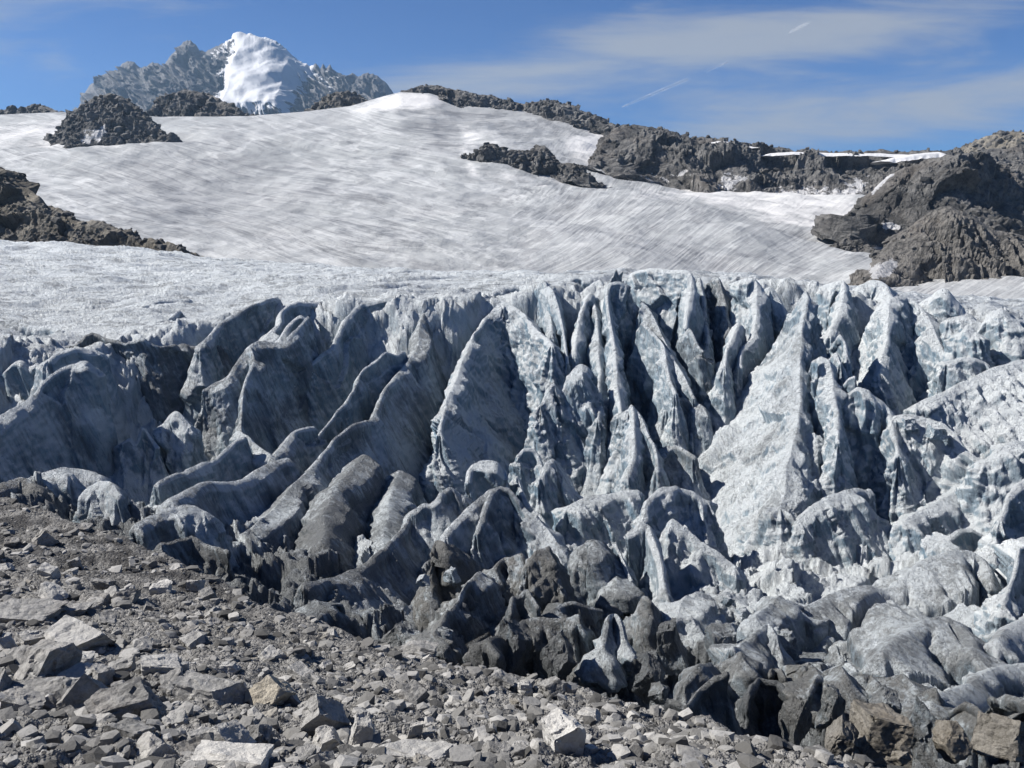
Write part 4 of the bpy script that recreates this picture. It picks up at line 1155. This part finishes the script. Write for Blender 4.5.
serac('dark muddy ice wall above the rubble at the centre bottom', [(480, 640, 41), (500, 625, 43), (525, 618, 44), (550, 620, 44.5), (570, 630, 44)], 74, 72, (1, .1, .6), r=.9, jag=.5, amp=(0.84, 0.77, 0.25))
serac('brown lit ice peak in the dirty zone at the bottom centre', [(486, 575, 52), (498, 560, 53), (506, 552, 53.5), (520, 556, 53.5), (530, 566, 53)], 72, 64, BR, r=.5, jag=.5, amp=(0.77, 0.68, 0.25))
serac('brown broken ice horn right of the brown lit peak', [(528, 562, 52), (538, 553, 52.3), (550, 548, 52.4), (556, 562, 51.8), (560, 585, 50.5)], 70, 70, BR, r=.5, jag=.5, amp=(0.77, 0.68, 0.25))
serac('small grey ice tooth with a lit edge under the brown horns', [(510, 612, 46.5), (516, 598, 47.3), (526, 592, 47.6), (538, 606, 47)], 74, 72, (.6, .2, .5), r=.5, jag=.3)
serac('dirty lit ice slope falling left from the brown peak', [(480, 568, 51.5), (470, 585, 49.5), (460, 602, 47.5), (448, 618, 45.5), (436, 632, 43.5)], 54, 58, (.6, .1, .9), r=.6, jag=.5, amp=(0.77, 0.68, 0.3))
serac('small brown cube of ice in the dark hollow left of the brown peak', [(430, 546, 55), (436, 538, 55.4), (446, 540, 55.3), (456, 550, 55)], 80, 78, BR, r=.35, jag=.15, wob=.2, amp=(0.35, 0.26, 0.1))
serac('bright capped mud-grey ice boss above the rubble, right of the dark moat', [(688, 684, 34.5), (698, 664, 36), (712, 659, 36.5), (728, 660, 36.7), (742, 656, 37)], 70, 78, (.55, .15, .75), r=.6, jag=.3)
serac('lower capped ice boss in front of the bright capped one', [(672, 704, 29.5), (686, 702, 30), (696, 694, 30.8), (708, 684, 31.5), (722, 680, 32)], 66, 74, (.6, .15, .75), r=.5, jag=.25)
serac('rounded ice neck with a small thumb, left end of the cracked mass', [(735, 652, 38), (744, 640, 39.3), (752, 628, 40.5), (764, 622, 41.5), (776, 634, 41)], 66, 72, (.45, .25, .45), r=.8, jag=.3)
serac('blocky ice shoulder with a dark end at the top of the cracked mass', [(752, 612, 45), (768, 600, 46.5), (785, 598, 47), (800, 604, 47)], 70, 64, (.4, .2, .35), r=.5, jag=.15, amp=(0.42, 0.26, 0.15))
serac('long pale ice back forming the top of the cracked mass at lower right', [(800, 612, 47.5), (825, 600, 49), (850, 588, 50.5), (868, 584, 51.5), (885, 588, 52), (905, 577, 52.5), (925, 562, 53.5), (945, 550, 54.5), (965, 549, 54.8), (982, 560, 54), (988, 580, 52)], 74,
      [30, 17, 14, 14, 15, 19, 26, 44, 66], (.5, .1, .4), r=.8, jag=.3, wob=.6, amp=(.7, .5, .2), lean=-.6, flute=(.4, .3), crack=(.26, 2.2), sink=.3, facet=.25, fine_jag=True)
serac('grey ice hump with a blue hollow in its side, lower right', [(885, 655, 38), (905, 636, 40), (925, 622, 41.5), (948, 618, 42), (965, 632, 41), (972, 652, 39)], 40, 24, (.5, .12, .4), r=1.2, jag=.3, amp=(0.77, 0.59, 0.25), facet=.4, crack=(.3, 1.6), fine_jag=True)
serac('smooth grey ice tongue above the boulders at the right bottom', [(935, 705, 32), (955, 690, 33.5), (978, 676, 35), (998, 668, 36), (1024, 665, 36.5)], 60, 54, (.5, .15, .4), r=1.0, jag=.3, amp=(0.7, 0.51, 0.2), facet=.4, crack=(.3, 1.6), fine_jag=True)
serac('pale ice flank at the right bottom corner', [(1000, 640, 40), (1015, 622, 42), (1040, 612, 43)], 60, 56, (.3, .2, .25), r=1.0, jag=.4, amp=(0.77, 0.59, 0.25), facet=.4, crack=(.3, 1.6), fine_jag=True)
serac('brown toothed ice wall at the foot of the cracked mass', [(808, 690, 34), (820, 676, 35.5), (836, 678, 35.5), (850, 690, 34.5), (856, 712, 33)], 74, 72, (.65, .1, .9), r=.6, jag=.4, amp=(0.77, 0.68, 0.25))
serac('grey jagged ice lip above the bottom boulders, beside the brown toothed wall', [(858, 690, 34.5), (876, 680, 35.5), (895, 682, 35.5), (912, 695, 35)], 70, 66, (.5, .15, .6), r=.7, jag=.6, amp=(0.77, 0.68, 0.25))
serac('dark grooved ice pillar at the left foot of the cracked mass', [(752, 690, 34), (764, 676, 35.5), (778, 678, 35.5), (792, 690, 34.5)], 76, 76, (.95, .2, .3), r=.6, jag=.4, amp=(0.7, 0.77, 0.2))

# crevasse lips on the plateau at left
serac('crevasse lip with a shaded wall, upper one of the pair cutting the left plateau', [(82, 322, 103), (108, 320, 105), (130, 312, 108), (150, 304, 111), (170, 299, 113), (188, 298, 114)], 70, 74, (.35, .4, .1), r=.6, amp=(.4, .4, .1))
serac('crevasse lip with a shaded wall, lower one of the pair cutting the left plateau', [(96, 338, 95), (112, 332, 97), (140, 329, 98), (162, 322, 100), (180, 312, 103)], 70, 74, (.35, .4, .1), r=.6, amp=(.4, .4, .1))
serac('short dark-edged ice lip at the left edge of the plateau rim', [(-20, 322, 97), (10, 320, 98), (40, 326, 97), (64, 330, 96)], 70, 72, (.6, .35, .1), r=.6, amp=(.4, .4, .1))
serac('low white ice lip joining the plateau rim just left of the long pale green-grey wall', [(322, 302, 103), (334, 297, 104), (346, 296, 104.5), (352, 306, 102.5)], 70, 74, (.25, .4, .1), r=.6)
# toothed dirty blocks along the foot of the cracked mass
TOOTH = [
    ('dark grooved ice tooth over the black gap, leftmost along the cracked mass foot', (778, 668, 36.5), 16, 9),
    ('brown ice tooth with a lit left side, second along the cracked mass foot', (806, 664, 36.5), 20, 8),
    ('short broken ice tooth, third along the cracked mass foot', (838, 668, 35.5), 20, 6),
    ('grey blocky ice tooth, fourth along the cracked mass foot', (866, 672, 35), 22, 5),
    ('wide dirty ice tooth, fifth along the cracked mass foot', (900, 674, 34.5), 26, 4),
    ('stained ice tooth beside the smooth grey tongue, sixth along the cracked mass foot', (930, 690, 33), 24, 4),
    ('low brown ice tooth near the bottom edge, seventh along the cracked mass foot', (968, 700, 31.5), 28, 4),
    ('last brown ice tooth at the right edge of the cracked mass foot', (1010, 694, 31.5), 30, 4),
]
for lab, (u, v, Y), w_, k_ in TOOTH:
    serac(lab, [(u - w_ / 2, v + 6, Y), (u - w_ / 6, v, Y - .2), (u + w_ / 5, v + 2, Y - .5), (u + w_ / 2, v + 10, Y - 1.2)], 78, 76, (.75, .15, .85), r=.5, jag=.3, facet=.7)

# angular blocks of dirty ice piled between the horns at the foot of the icefall
IB = [('pale dirty ice block on edge, left side of the dark hollow at the bottom centre', 402, 632, 46, 40, 22, (.6, .15, .7)),
      ('small rounded dirty ice lump with a bright top in the dark hollow', 452, 572, 53, 14, 12, (.4, .2, .6)),
      ('thin pale ice splinter lying in the dark hollow left of the brown peak', 424, 578, 52.5, 18, 9, (.3, .2, .5)),
      ('dark tilted ice block under the brown lit peak', 462, 612, 47.5, 30, 26, (.95, .1, .5)),
      ('pale crumbled ice block at the end of the dirty slope above the overhanging slab', 444, 634, 44, 22, 16, (.45, .15, .7)),
      ('dark triangular ice block in the moat below the small grey ice tooth', 512, 640, 42, 34, 36, (1, .1, .4)),
      ('muddy upright ice block in the moat, left of the slim twisted pillar', 560, 650, 41, 34, 44, (.95, .15, .4)),
      ('wedge of dark ice in the moat right of the slim twisted pillar', 650, 668, 38.5, 36, 46, (.95, .2, .3)),
      ('dark banded ice block in the moat beneath the brown hooded knob', 668, 640, 43, 30, 40, (.8, .3, .4)),
      ('grey square ice block at the brink of the moat, left of the bright capped boss', 660, 690, 33, 22, 18, (.6, .15, .7)),
      ('dull ice block with one pale face between the rounded neck and the capped boss', 722, 640, 41, 30, 28, (.6, .3, .4)),
      ('slanting ice block under the blocky shoulder of the cracked mass', 778, 640, 42, 34, 26, (.5, .15, .5)),
      ('brown ice block in the black gap below the cracked mass, left part', 796, 712, 31.5, 30, 44, (.8, .15, .8)),
      ('tan lit ice block standing in the gap left of the large tan boulder', 832, 704, 32, 26, 42, (.55, .1, .95)),
      ('dark ice block between the large tan boulder and the brown boulder', 922, 726, 28, 30, 40, (.9, .1, .6)),
      ('grey broken ice block above the large tan boulder', 886, 700, 31, 36, 26, (.5, .15, .6)),
      ('small pale ice chunk on the lit shelf left of the cracked mass', 728, 598, 49, 18, 13, (.15, .25, .2)),
      ('second pale ice chunk on the lit shelf, nearer the rounded neck', 742, 612, 46.5, 14, 11, (.15, .25, .2)),
      ('white ice chunk perched at the left end of the crumbly lit rib', 908, 422, 77, 14, 9, (.1, .3, .1)),
      ('white ice block on the crumbly lit rib, right of the perched chunk', 936, 430, 75.5, 18, 12, (.1, .3, .1))]
for i, (lab, u, v, Y, w_, h_, cl) in enumerate(IB):
    c_ = W(u, v + h_ * .5, Y)
    m_ = np.linalg.norm(c_) / F
    q_ = np.random.default_rng(1200 + i)
    V, Fc = chunk_verts(5, 1500 + i * 3, 9, .5, .85, .10)
    V = V * np.array([1, 1, 1]) @ rotm(q_.uniform(-.4, .4), q_.uniform(-.4, .4), q_.uniform(0, 3)).T
    V[:, :2] *= (1.12 - .38 * (V[:, 2:3] + 1) / 2)
    V = V * np.array([w_ * m_ / 2, w_ * m_ / 2, h_ * m_ * .62])
    V = V + c_ + np.array([0, 0, h_ * m_ * .35])
    V = V + .12 * np.stack([fbm(V, .9, 3), fbm(V, .9, 3, off=7), 0 * V[:, 0]], -1)
    o = mesh_obj('ice_block', V, Fc, ICE, False)
    o.color = (*cl, 1)
    tag(o, lab, 'ice block', 'broken ice blocks at the foot of the icefall')

# ================================================================== BOULDERS AND STONES ON THE MORAINE
def boulder(label, u, v, wpx, hpx, seed, depth=.9, yaw=0, tilt=(0, 0), col=(.3, 0, 0), sub=5, cuts=13, name='boulder', cat='boulder', group=None, lo=.45, hi=.85, sink=.18, P=None, mat=None):
    """an angular boulder whose middle shows at pixel (u, v)"""
    g = on_moraine(u, v + hpx * .32)[0] if P is None else np.array(P, float)
    m = np.linalg.norm(g) / F
    sx, sz = wpx * m / 2, hpx * m / 2 * 1.08
    V, Fc = chunk_verts(sub, seed, cuts, lo, hi, .08)
    V = V * np.array([sx, (sx + sz) / 2 * depth, sz])
    V = V @ rotm(tilt[0], tilt[1], yaw).T
    V[:, 2] -= V[:, 2].min()
    V = V + g - np.array([0, 0, sink * sz * 2])
    o = mesh_obj(name, V, Fc, mat or ROCK, False)
    o.color = (*col, 1)
    return tag(o, label, cat, group)


GW, GM, GD, YE = (.6, .03, 0), (.22, 0, 0), (0, 0, 0), (.45, .6, 0)
HERO = [
    ('big cube-like grey boulder with a dark right side, just below the long pale slab', 48, 668, 56, 42, 11, .9, .5, (0, .1), GM),
    ('long pale flat slab lying across stones above the cube-like boulder', 76, 639, 58, 22, 12, 1.2, -.25, (0, .12), GW),
    ('large dark leaning slab in the lower left with its face in shade', 131, 715, 58, 42, 13, .7, .3, (.2, -.35), GD),
    ('thin slab tilted up against the large dark leaning slab', 88, 709, 36, 36, 14, .5, .6, (0, -.7), GM),
    ('grey wedge stone at the lower left edge, under the cube-like boulder', 24, 713, 34, 26, 15, .9, .2, (0, .2), GM),
    ('low dark pyramid stone between the grey wedge and the tilted slab', 54, 711, 30, 24, 16, .9, .8, (0, 0), GD),
    ('long grey block with a lit top, left of the yellowish boulder', 209, 696, 68, 30, 17, .8, -.2, (0, .15), GM),
    ('pale bulky block with a dark right face, behind the flat white rock at the bottom', 226, 742, 52, 34, 18, .9, .3, (0, .05), GW),
    ('flat white rock cut by the bottom edge, left of centre', 233, 764, 68, 24, 19, .9, 0, (0, 0), (1, .1, 0)),
    ('mid grey block with a sunlit upper left face, above the long grey block', 163, 673, 38, 22, 20, .9, .4, (0, .15), GW),
    ('small bright cube stone up the slope from the yellowish boulder', 229, 672, 22, 17, 21, .9, .3, (0, 0), GW),
    ('broken pale boulder with a cracked face near the bottom, left of the bulky block', 156, 750, 42, 36, 22, .9, .1, (0, .1), GW),
    ('yellowish boulder with one bright slanting face', 271, 695, 40, 34, 23, .85, .4, (0, -.45), YE),
    ('grey boulder with a lit left half and a smooth shaded right half', 322, 724, 46, 36, 24, .8, .5, (0, .45), GM),
    ('upright pale boulder with a rough face, right of the split boulder', 364, 737, 26, 38, 25, .8, .2, (0, .1), GW),
    ('pale pointed stone in front of the split grey boulder', 327, 741, 30, 22, 26, .9, .7, (0, 0), GW),
    ('dark stone beside the pale bulky block at the bottom', 259, 741, 30, 26, 27, .9, .2, (0, .3), GD),
    ('long flat layered slab near the bottom edge, left of the white boulder', 418, 757, 68, 18, 28, .9, -.1, (0, .05), GW),
    ('narrow bright upright stone above the long layered slab', 414, 734, 16, 24, 29, .7, .4, (0, .2), GW),
    ('small rounded grey stone next to the narrow bright one', 430, 737, 15, 12, 30, .9, .1, (0, 0), GM),
    ('tall white boulder with two bright faces at the bottom centre', 560, 744, 36, 50, 31, .85, .5, (0, -.15), (1, .05, 0)),
    ('pale box-shaped stone up the slope right of the tall white boulder', 588, 718, 23, 14, 32, .9, -.2, (0, 0), GW),
    ('pale cube stone at the very edge of the dark ice moat', 525, 688, 15, 11, 33, .9, .2, (0, 0), GW),
    ('rounded dark boulder at the edge of the dark ice moat', 553, 688, 29, 17, 34, .9, .2, (0, 0), GD),
    ('long low dark slab in the gravel in front of the dark moat', 507, 714, 38, 8, 35, .8, .0, (0, .05), GM),
    ('dark wedge stone at the right end of the long low slab', 528, 714, 14, 11, 36, .9, .5, (0, .2), GD),
    ('grey overhanging slab resting at the foot of the dirty ice', 420, 650, 50, 15, 37, .9, -.1, (0, .12), GM),
    ('long brown-grey slab half sunk in the soil at the left edge, high on the moraine', 26, 617, 62, 18, 38, .9, .1, (0, .08), GM),
    ('low rounded slab right of the half sunk one', 66, 615, 40, 16, 39, .9, .2, (0, .1), GM),
    ('lone grey boulder standing in the dark soil near the foot of the ice at left', 43, 540, 26, 21, 40, .9, .3, (0, .2), (.2, .1, 0)),
    ('pale stone in front of the brown stained ice, high on the moraine', 160, 592, 18, 13, 41, .9, .2, (0, 0), GW),
    ('pale ledge of rock in the left rubble, above the pale flat slab', 28, 640, 26, 18, 42, .9, .1, (0, 0), GW),
    ('leaning pale flake at the left edge beside the cube-like boulder', 10, 648, 12, 22, 43, .6, .4, (0, -.4), GW),
    ('dark block cut by the left edge, level with the cube-like boulder', 3, 688, 22, 28, 44, .9, .1, (0, 0), GD),
    ('small white wedge beside the right side of the cube-like boulder', 88, 677, 14, 18, 45, .7, .3, (0, .4), (.9, 0, 0)),
    ('dull grey rounded boulder right of the small white wedge', 103, 679, 22, 22, 46, .9, .1, (0, .1), GM),
    ('low grey stone with a lit left edge, between white wedge and long grey block', 122, 671, 28, 18, 47, .9, .3, (0, .1), GM),
    ('wide shaded slab under the cube-like boulder', 45, 694, 70, 16, 48, .9, .0, (0, 0), GD),
    ('pale stone in the gravel near the bottom right, at the edge of the moraine', 744, 744, 18, 12, 49, .9, .2, (0, 0), GW),
    ('flat pale stone half buried in gravel, right of the tall white boulder', 680, 748, 20, 14, 50, .9, .2, (0, 0), GW),
    ('light stone at the brink above the capped ice bosses', 632, 707, 14, 10, 51, .9, .2, (0, 0), GW),
    ('grey tilted stone at the bottom edge between the layered slab and the white boulder', 497, 757, 30, 22, 52, .9, .3, (0, .3), GM),
    ('low pale stone left of the tall white boulder', 522, 752, 20, 16, 53, .9, .3, (0, .1), GW),
    ('dark angular stone touching the left side of the tall white boulder', 543, 758, 22, 20, 54, .9, .3, (0, .3), GD),
    ('pale stone with a shaded base at the bottom edge right of the upright boulder', 383, 751, 24, 18, 55, .9, .3, (0, .1), GW),
    ('small square pale stone near the centre of the gravel', 350, 668, 14, 9, 56, .9, .2, (0, 0), GW),
]
for i, (lab, u, v, w_, h_, sd, dp, yw, tl, cl) in enumerate(HERO):
    boulder(lab, u, v, w_, h_, sd * 7 + 1, dp, yw, tl, cl)

# brown boulders at the foot of the cracked ice, bottom right
FOOT_ROCKS = [
    ('large tan boulder wedged under the cracked ice at the bottom right', (880, 735, 25), 62, 52, (.2, .2, 0)),
    ('pointed grey slab leaning on the large tan boulder', (842, 740, 24.5), 34, 44, (.15, .1, 0)),
    ('brown boulder under the ice, between the tan boulder and the right corner', (948, 742, 25), 40, 40, (.1, .2, 0)),
    ('grey-brown boulder at the bottom right corner', (1002, 738, 25.5), 46, 50, (.15, .15, 0)),
    ('small rust-stained stone at the foot of the tan boulder', (900, 760, 22.5), 22, 18, (.15, .3, 0)),
]
for i, (lab, (u, v, Y), w_, h_, cl) in enumerate(FOOT_ROCKS):
    w_, h_, cl = w_ * .85, h_ * .85, (cl[0] * .3, cl[1] * .8, 0)
    p = W(u, v + h_ * .45, Y)
    boulder(lab, u, v, w_, h_, 500 + i * 13, 1.0, .3 * i, (0, .1), cl, P=p, sink=.05, mat=SILTY)


def scatter(n, seed, urange, vrange, smin, smax, power):
    r_ = np.random.default_rng(seed)
    out = []
    while len(out) < n:
        u, v = r_.uniform(*urange), r_.uniform(*vrange)
        if v < np.interp(u, FOOT_U, FOOT_V) + 3: continue
        near = (v - 480) / 290
        s = smin + (smax - smin) * r_.random() ** power
        if r_.random() > 1.15 - u / 760: continue
        out.append((u, v, s * (.3 + .85 * near) * (1.15 - .5 * max(u, 0) / 860)))
    return out


KINDS = []
for k in range(14):
    V, Fc = chunk_verts(4, 900 + k, 12, .42, .8, .085)
    V = V * np.array([1, np.random.default_rng(k).uniform(.6, .95), np.random.default_rng(k + 50).uniform(.45, .85)])
    V[:, 2] -= V[:, 2].min() * .8
    KINDS.append((V, Fc))
protos = {}
lr = np.random.default_rng(77)
for (u, v, s) in scatter(235, 5, (-10, 860), (505, 770), 9, 36, 2.3):
    k = int(lr.integers(14))
    g = on_moraine(u, v)[0]
    rad = s * np.linalg.norm(g) / F / 2
    if k not in protos:
        o = mesh_obj('stone', KINDS[k][0], KINDS[k][1], ROCK, False, origin=np.zeros(3))
        protos[k] = o
    else:
        o = protos[k].copy(); COL.objects.link(o)
    o.location = g - np.array([0, 0, rad * .12]); o.scale = (rad, rad, rad)
    o.rotation_euler = (lr.uniform(-.35, .35), lr.uniform(-.35, .35), lr.uniform(0, 6.28))
    c = lr.choice([0, 0, .1, .2, .35, .6]); o.color = (c, .25 if lr.random() < .12 else 0, 0, 1)
    tag(o, 'small angular grey stone lying loose among others on the moraine slope', 'stone', 'loose stones on the moraine slope')


def pebbles():
    r_ = np.random.default_rng(21)
    n = 26000
    u = r_.uniform(-500, 1350, n)
    Y = 6 * (62 / 6.0) ** (r_.random(n) ** .75)
    x = (u - 512) / 873 * Y
    z = mor_z(x, Y)
    P = np.stack([x, Y, z], -1)
    ok = foot_cut(x, Y, z) < 3
    P = P[ok]; n = len(P)
    P[:, 2] += .35 * fbm(P, .25, 3, .5) + .16 * fbm(P, 1.1, 4, .6) + .10 * ridged(P, 2.3, 2, .5)
    shapes = [chunk_verts(1 if k % 3 else 2, 300 + k, 9, .4, .8, 0) for k in range(12)]
    Vs, Fs, tone, o = [], [], [], 0
    size = (.03 + .22 * r_.random(n) ** 4.0) * (.75 + P[:, 1] / 55)
    for i in range(n):
        V, Fc = shapes[i % 12] if size[i] > .12 else shapes[(i % 8) // 2 * 3 + 1]
        a, b = r_.uniform(0, 6.28), r_.uniform(-.5, .5)
        ca, sa = math.cos(a), math.sin(a)
        sc_ = size[i] * np.array([1, r_.uniform(.6, 1), r_.uniform(.45, .9)])
        Q = V * sc_
        Q = np.stack([Q[:, 0] * ca - Q[:, 1] * sa, Q[:, 0] * sa + Q[:, 1] * ca, Q[:, 2] + b * Q[:, 0]], -1)
        Vs.append(Q + P[i]); Fs.append(Fc + o); o += len(V)
        tone.append(np.full(len(V), r_.random()))
    ob = mesh_obj('gravel_stones', np.vstack(Vs), np.vstack(Fs), PEB, False, attrs={'tone': np.concatenate(tone)})
    tag(ob, kind='stuff')


def pebble_material():
    m, nt, b = new_mat('loose_stones'); g = NT(nt)
    P = g.pos(); t = g.attr('tone')
    c = g.mix(t, (.05, .049, .047, 1), (.34, .333, .318, 1))
    f = g.noise(P, 12, 6, .75)
    c = g.mix(g.math('MULTIPLY', g.ramp(f, .45, .7), .5), c, (.09, .088, .085, 1))
    g.put(b.inputs['Base Color'], c); b.inputs['Roughness'].default_value = .9
    b.inputs['Specular IOR Level'].default_value = .2
    g.put(b.inputs['Normal'], g.bump(f, .6, .05))
    return m


PEB = pebble_material()
pebbles()


# ================================================================== AIR
def build_haze():
    m = bpy.data.materials.new('mountain_air'); m.use_nodes = True
    nt = m.node_tree; nt.nodes.clear()
    out = nt.nodes.new('ShaderNodeOutputMaterial'); v = nt.nodes.new('ShaderNodeVolumePrincipled')
    v.inputs['Color'].default_value = (.46, .70, 1, 1)
    v.inputs['Density'].default_value = 4.2e-5
    v.inputs['Anisotropy'].default_value = .2
    nt.links.new(v.outputs[0], out.inputs['Volume'])
    x0, x1, y0, y1, z0, z1 = -4500, 4500, -200, 6900, -420, 1150
    V = [(x, y, z) for x in (x0, x1) for y in (y0, y1) for z in (z0, z1)]
    Fc = [(0, 1, 3, 2), (4, 6, 7, 5), (0, 4, 5, 1), (2, 3, 7, 6), (0, 2, 6, 4), (1, 5, 7, 3)]
    o = mesh_obj('haze', V, Fc, m, False)
    tag(o, kind='stuff')


build_haze()


def contrail(label, u0, v0, u1, v1, Y, w0, w1):
    """a thin streak of cloud high behind the mountains"""
    m = bpy.data.materials.get('contrail_cloud')
    if m is None:
        m, nt, b = new_mat('contrail_cloud'); g = NT(nt)
        P = g.pos()
        tr = g.n('ShaderNodeBsdfTransparent'); mx = g.n('ShaderNodeMixShader'); df = g.n('ShaderNodeBsdfDiffuse')
        df.inputs[0].default_value = (.9, .9, .9, 1)
        lw = g.n('ShaderNodeLayerWeight'); lw.inputs[0].default_value = .5
        f = g.math('MULTIPLY', g.math('POWER', g.math('SUBTRACT', 1.0, lw.outputs['Facing']), 1.6), g.ramp(g.noise(P, .004, 6, .7), .35, .75))
        g.put(mx.inputs[0], g.math('MULTIPLY', f, .38)); nt.links.new(tr.outputs[0], mx.inputs[1]); nt.links.new(df.outputs[0], mx.inputs[2])
        out = [n for n in nt.nodes if n.type == 'OUTPUT_MATERIAL'][0]
        nt.links.new(mx.outputs[0], out.inputs[0]); nt.nodes.remove(b)
    a, b_ = W(u0, v0, Y), W(u1, v1, Y * .97)
    n, k = 60, 16
    t = np.linspace(0, 1, n)
    C = a + (b_ - a) * t[:, None]
    rad = (w0 + (w1 - w0) * t) * np.sin(np.pi * np.clip(t, .02, .98)) ** .35
    d = (b_ - a) / np.linalg.norm(b_ - a)
    e1 = np.cross(d, [0, 0, 1.0]); e1 /= np.linalg.norm(e1); e2 = np.cross(d, e1)
    th = np.linspace(0, 2 * np.pi, k, endpoint=False)
    V = C[:, None] + rad[:, None, None] * (np.cos(th)[None, :, None] * e1 + np.sin(th)[None, :, None] * e2)
    o = mesh_obj('contrail', V.transpose(1, 0, 2), grid_faces(k, n, True), m, True)
    tag(o, label, 'contrail')


contrail('longer faint white vapour trail slanting across the blue sky above the rubble ridge', 622, 107, 728, 62, 12000, 26, 20)
contrail('short bright vapour trail high in the cirrus band', 788, 33, 812, 21, 12000, 26, 20)
